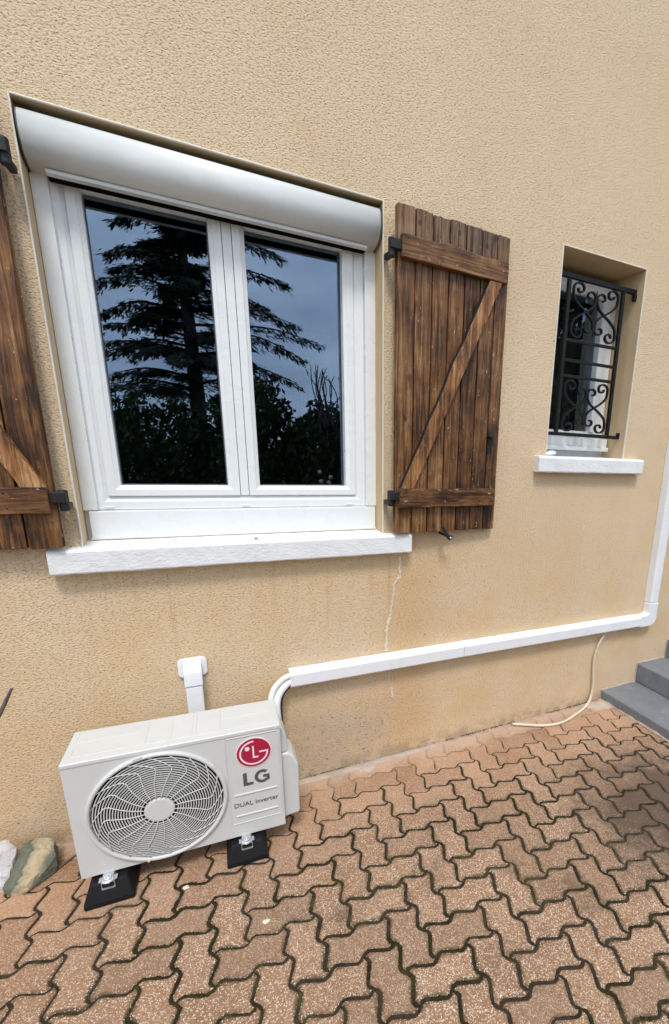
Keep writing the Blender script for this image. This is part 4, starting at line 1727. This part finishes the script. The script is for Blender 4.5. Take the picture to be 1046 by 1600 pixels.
def bush(name, label, cat, x, y, w_, d_, h, leaf, n_, mat, group=None, kind=None):
    b_ = thing(name, label, cat, (x, y, 0), 0, group)
    bm_ = bmesh.new()
    for k in range(5):
        a = rg.uniform(0, 6.28)
        tube(bm_, [(0, 0, -.08), (w_ * .15 * math.cos(a), d_ * .15 * math.sin(a), h * .4), (w_ * .32 * math.cos(a), d_ * .3 * math.sin(a), h * .8)], [.05, .035, .012], 6)
    obj('trunk', bm_, 'bark', b_)
    bm_ = bmesh.new()
    for _ in range(n_):
        while True:
            p = Vector((rg.uniform(-1, 1), rg.uniform(-1, 1), rg.uniform(-1, 1)))
            q_ = p.length
            lim = .86 + .30 * noise.noise(p * 2.2 + Vector((x, y, 0)))
            if q_ < lim and (q_ > .45 or rg.random() < .3):
                break
        p = Vector((p.x * w_ / 2, p.y * d_ / 2, h * .52 + p.z * h * .52))
        u = Vector((rg.gauss(0, 1), rg.gauss(0, 1), rg.gauss(0, 1))).normalized()
        v_ = u.orthogonal().normalized()
        bm_.faces.new([bm_.verts.new(c) for c in (p - u * leaf, p + v_ * leaf * .45, p + u * leaf, p - v_ * leaf * .45)])
    obj('crown', bm_, mat, b_)
    return b_


for k, (x, y, ww, hh) in enumerate(((-2.6, -9.2, 2.6, 2.7), (-.6, -9.6, 2.6, 2.75), (1.25, -9.3, 2.3, 3.35), (2.75, -9.2, 1.9, 2.65), (4.4, -9.4, 2.4, 2.5), (6.6, -9.8, 2.8, 2.9), (-5.2, -9.6, 3.0, 3.0), (8.9, -9.8, 3.0, 2.7))):
    bush('laurel_bush', ['wide laurel bush in the garden hedge', 'laurel bush standing below the cedar', 'tallest laurel bush of the hedge', 'low laurel bush beside the bare willow', 'laurel bush right of the bare willow',
                         'laurel bush near the right end of the hedge', 'laurel bush at the left end of the hedge', 'laurel bush at the right end of the hedge'][k] + ', reflected in the panes', 'bush', x, y, ww, 1.9, hh, .085, 4200, 'leaf', 'laurel bushes across the garden')
for k, (x, y, ww, hh) in enumerate(((7.4, -8.6, 1.9, 6.4), (9.2, -8.9, 2.1, 7.2), (11.2, -9.1, 2.1, 6.8), (13.4, -9.0, 2.3, 7.4))):
    bush('thuja_tree', ['thuja nearest the house end of the tall screen', 'tall thuja second in the screen', 'thuja third in the tall screen', 'last and tallest thuja of the screen'][k] + ', reflected in the small window', 'tree', x, y, ww, 1.9, hh, .10, 5200, 'needle', 'thujas screening the garden')
wl = thing('corkscrew_willow', 'bare corkscrew willow with curling twigs reflected in the right pane', 'tree', (2.85, -8.9, 0))
for k in range(16):
    x0, y0 = rg.uniform(-.15, .15), rg.uniform(-.1, .1)
    tx = rg.uniform(-.42, .42)
    pts = []
    for i in range(10):
        t = i / 9
        pts.append((x0 + tx * t + .09 * t * math.sin(i * 1.9 + k), y0 + .2 * t * math.cos(k * 2.1 + i), -.05 + t * rg.uniform(3.2, 3.5)))
    c_ = catmull(pts, 4)
    bm = bmesh.new()
    tube(bm, c_, [.03 * (1 - i / len(c_)) + .008 for i in range(len(c_))], 5)
    obj('branch', bm, 'bark', wl)
fl = thing('flowering_plant', 'low plant with pale flower heads reflected at the foot of the right pane', 'plant', (1.60, -4.15, 0))
bm = bmesh.new()
for k in range(5):
    tube(bm, [(0, 0, -.06), (rg.uniform(-.05, .05), 0, .6), ((k - 2) * .05, rg.uniform(-.05, .05), 1.2)], .006, 5)
obj('stem', bm, 'twig', fl)
for x, z in ((-.06, 1.35), (.085, 1.283), (-.045, 1.225), (.06, 1.212)):
    bm = bmesh.new()
    bmesh.ops.create_icosphere(bm, subdivisions=2, radius=.028)
    for v in bm.verts:
        v.co *= 1 + .5 * noise.noise(v.co * 80)
        v.co += Vector((x, 0, z))
    obj('flower_head', bm, 'flower', fl)
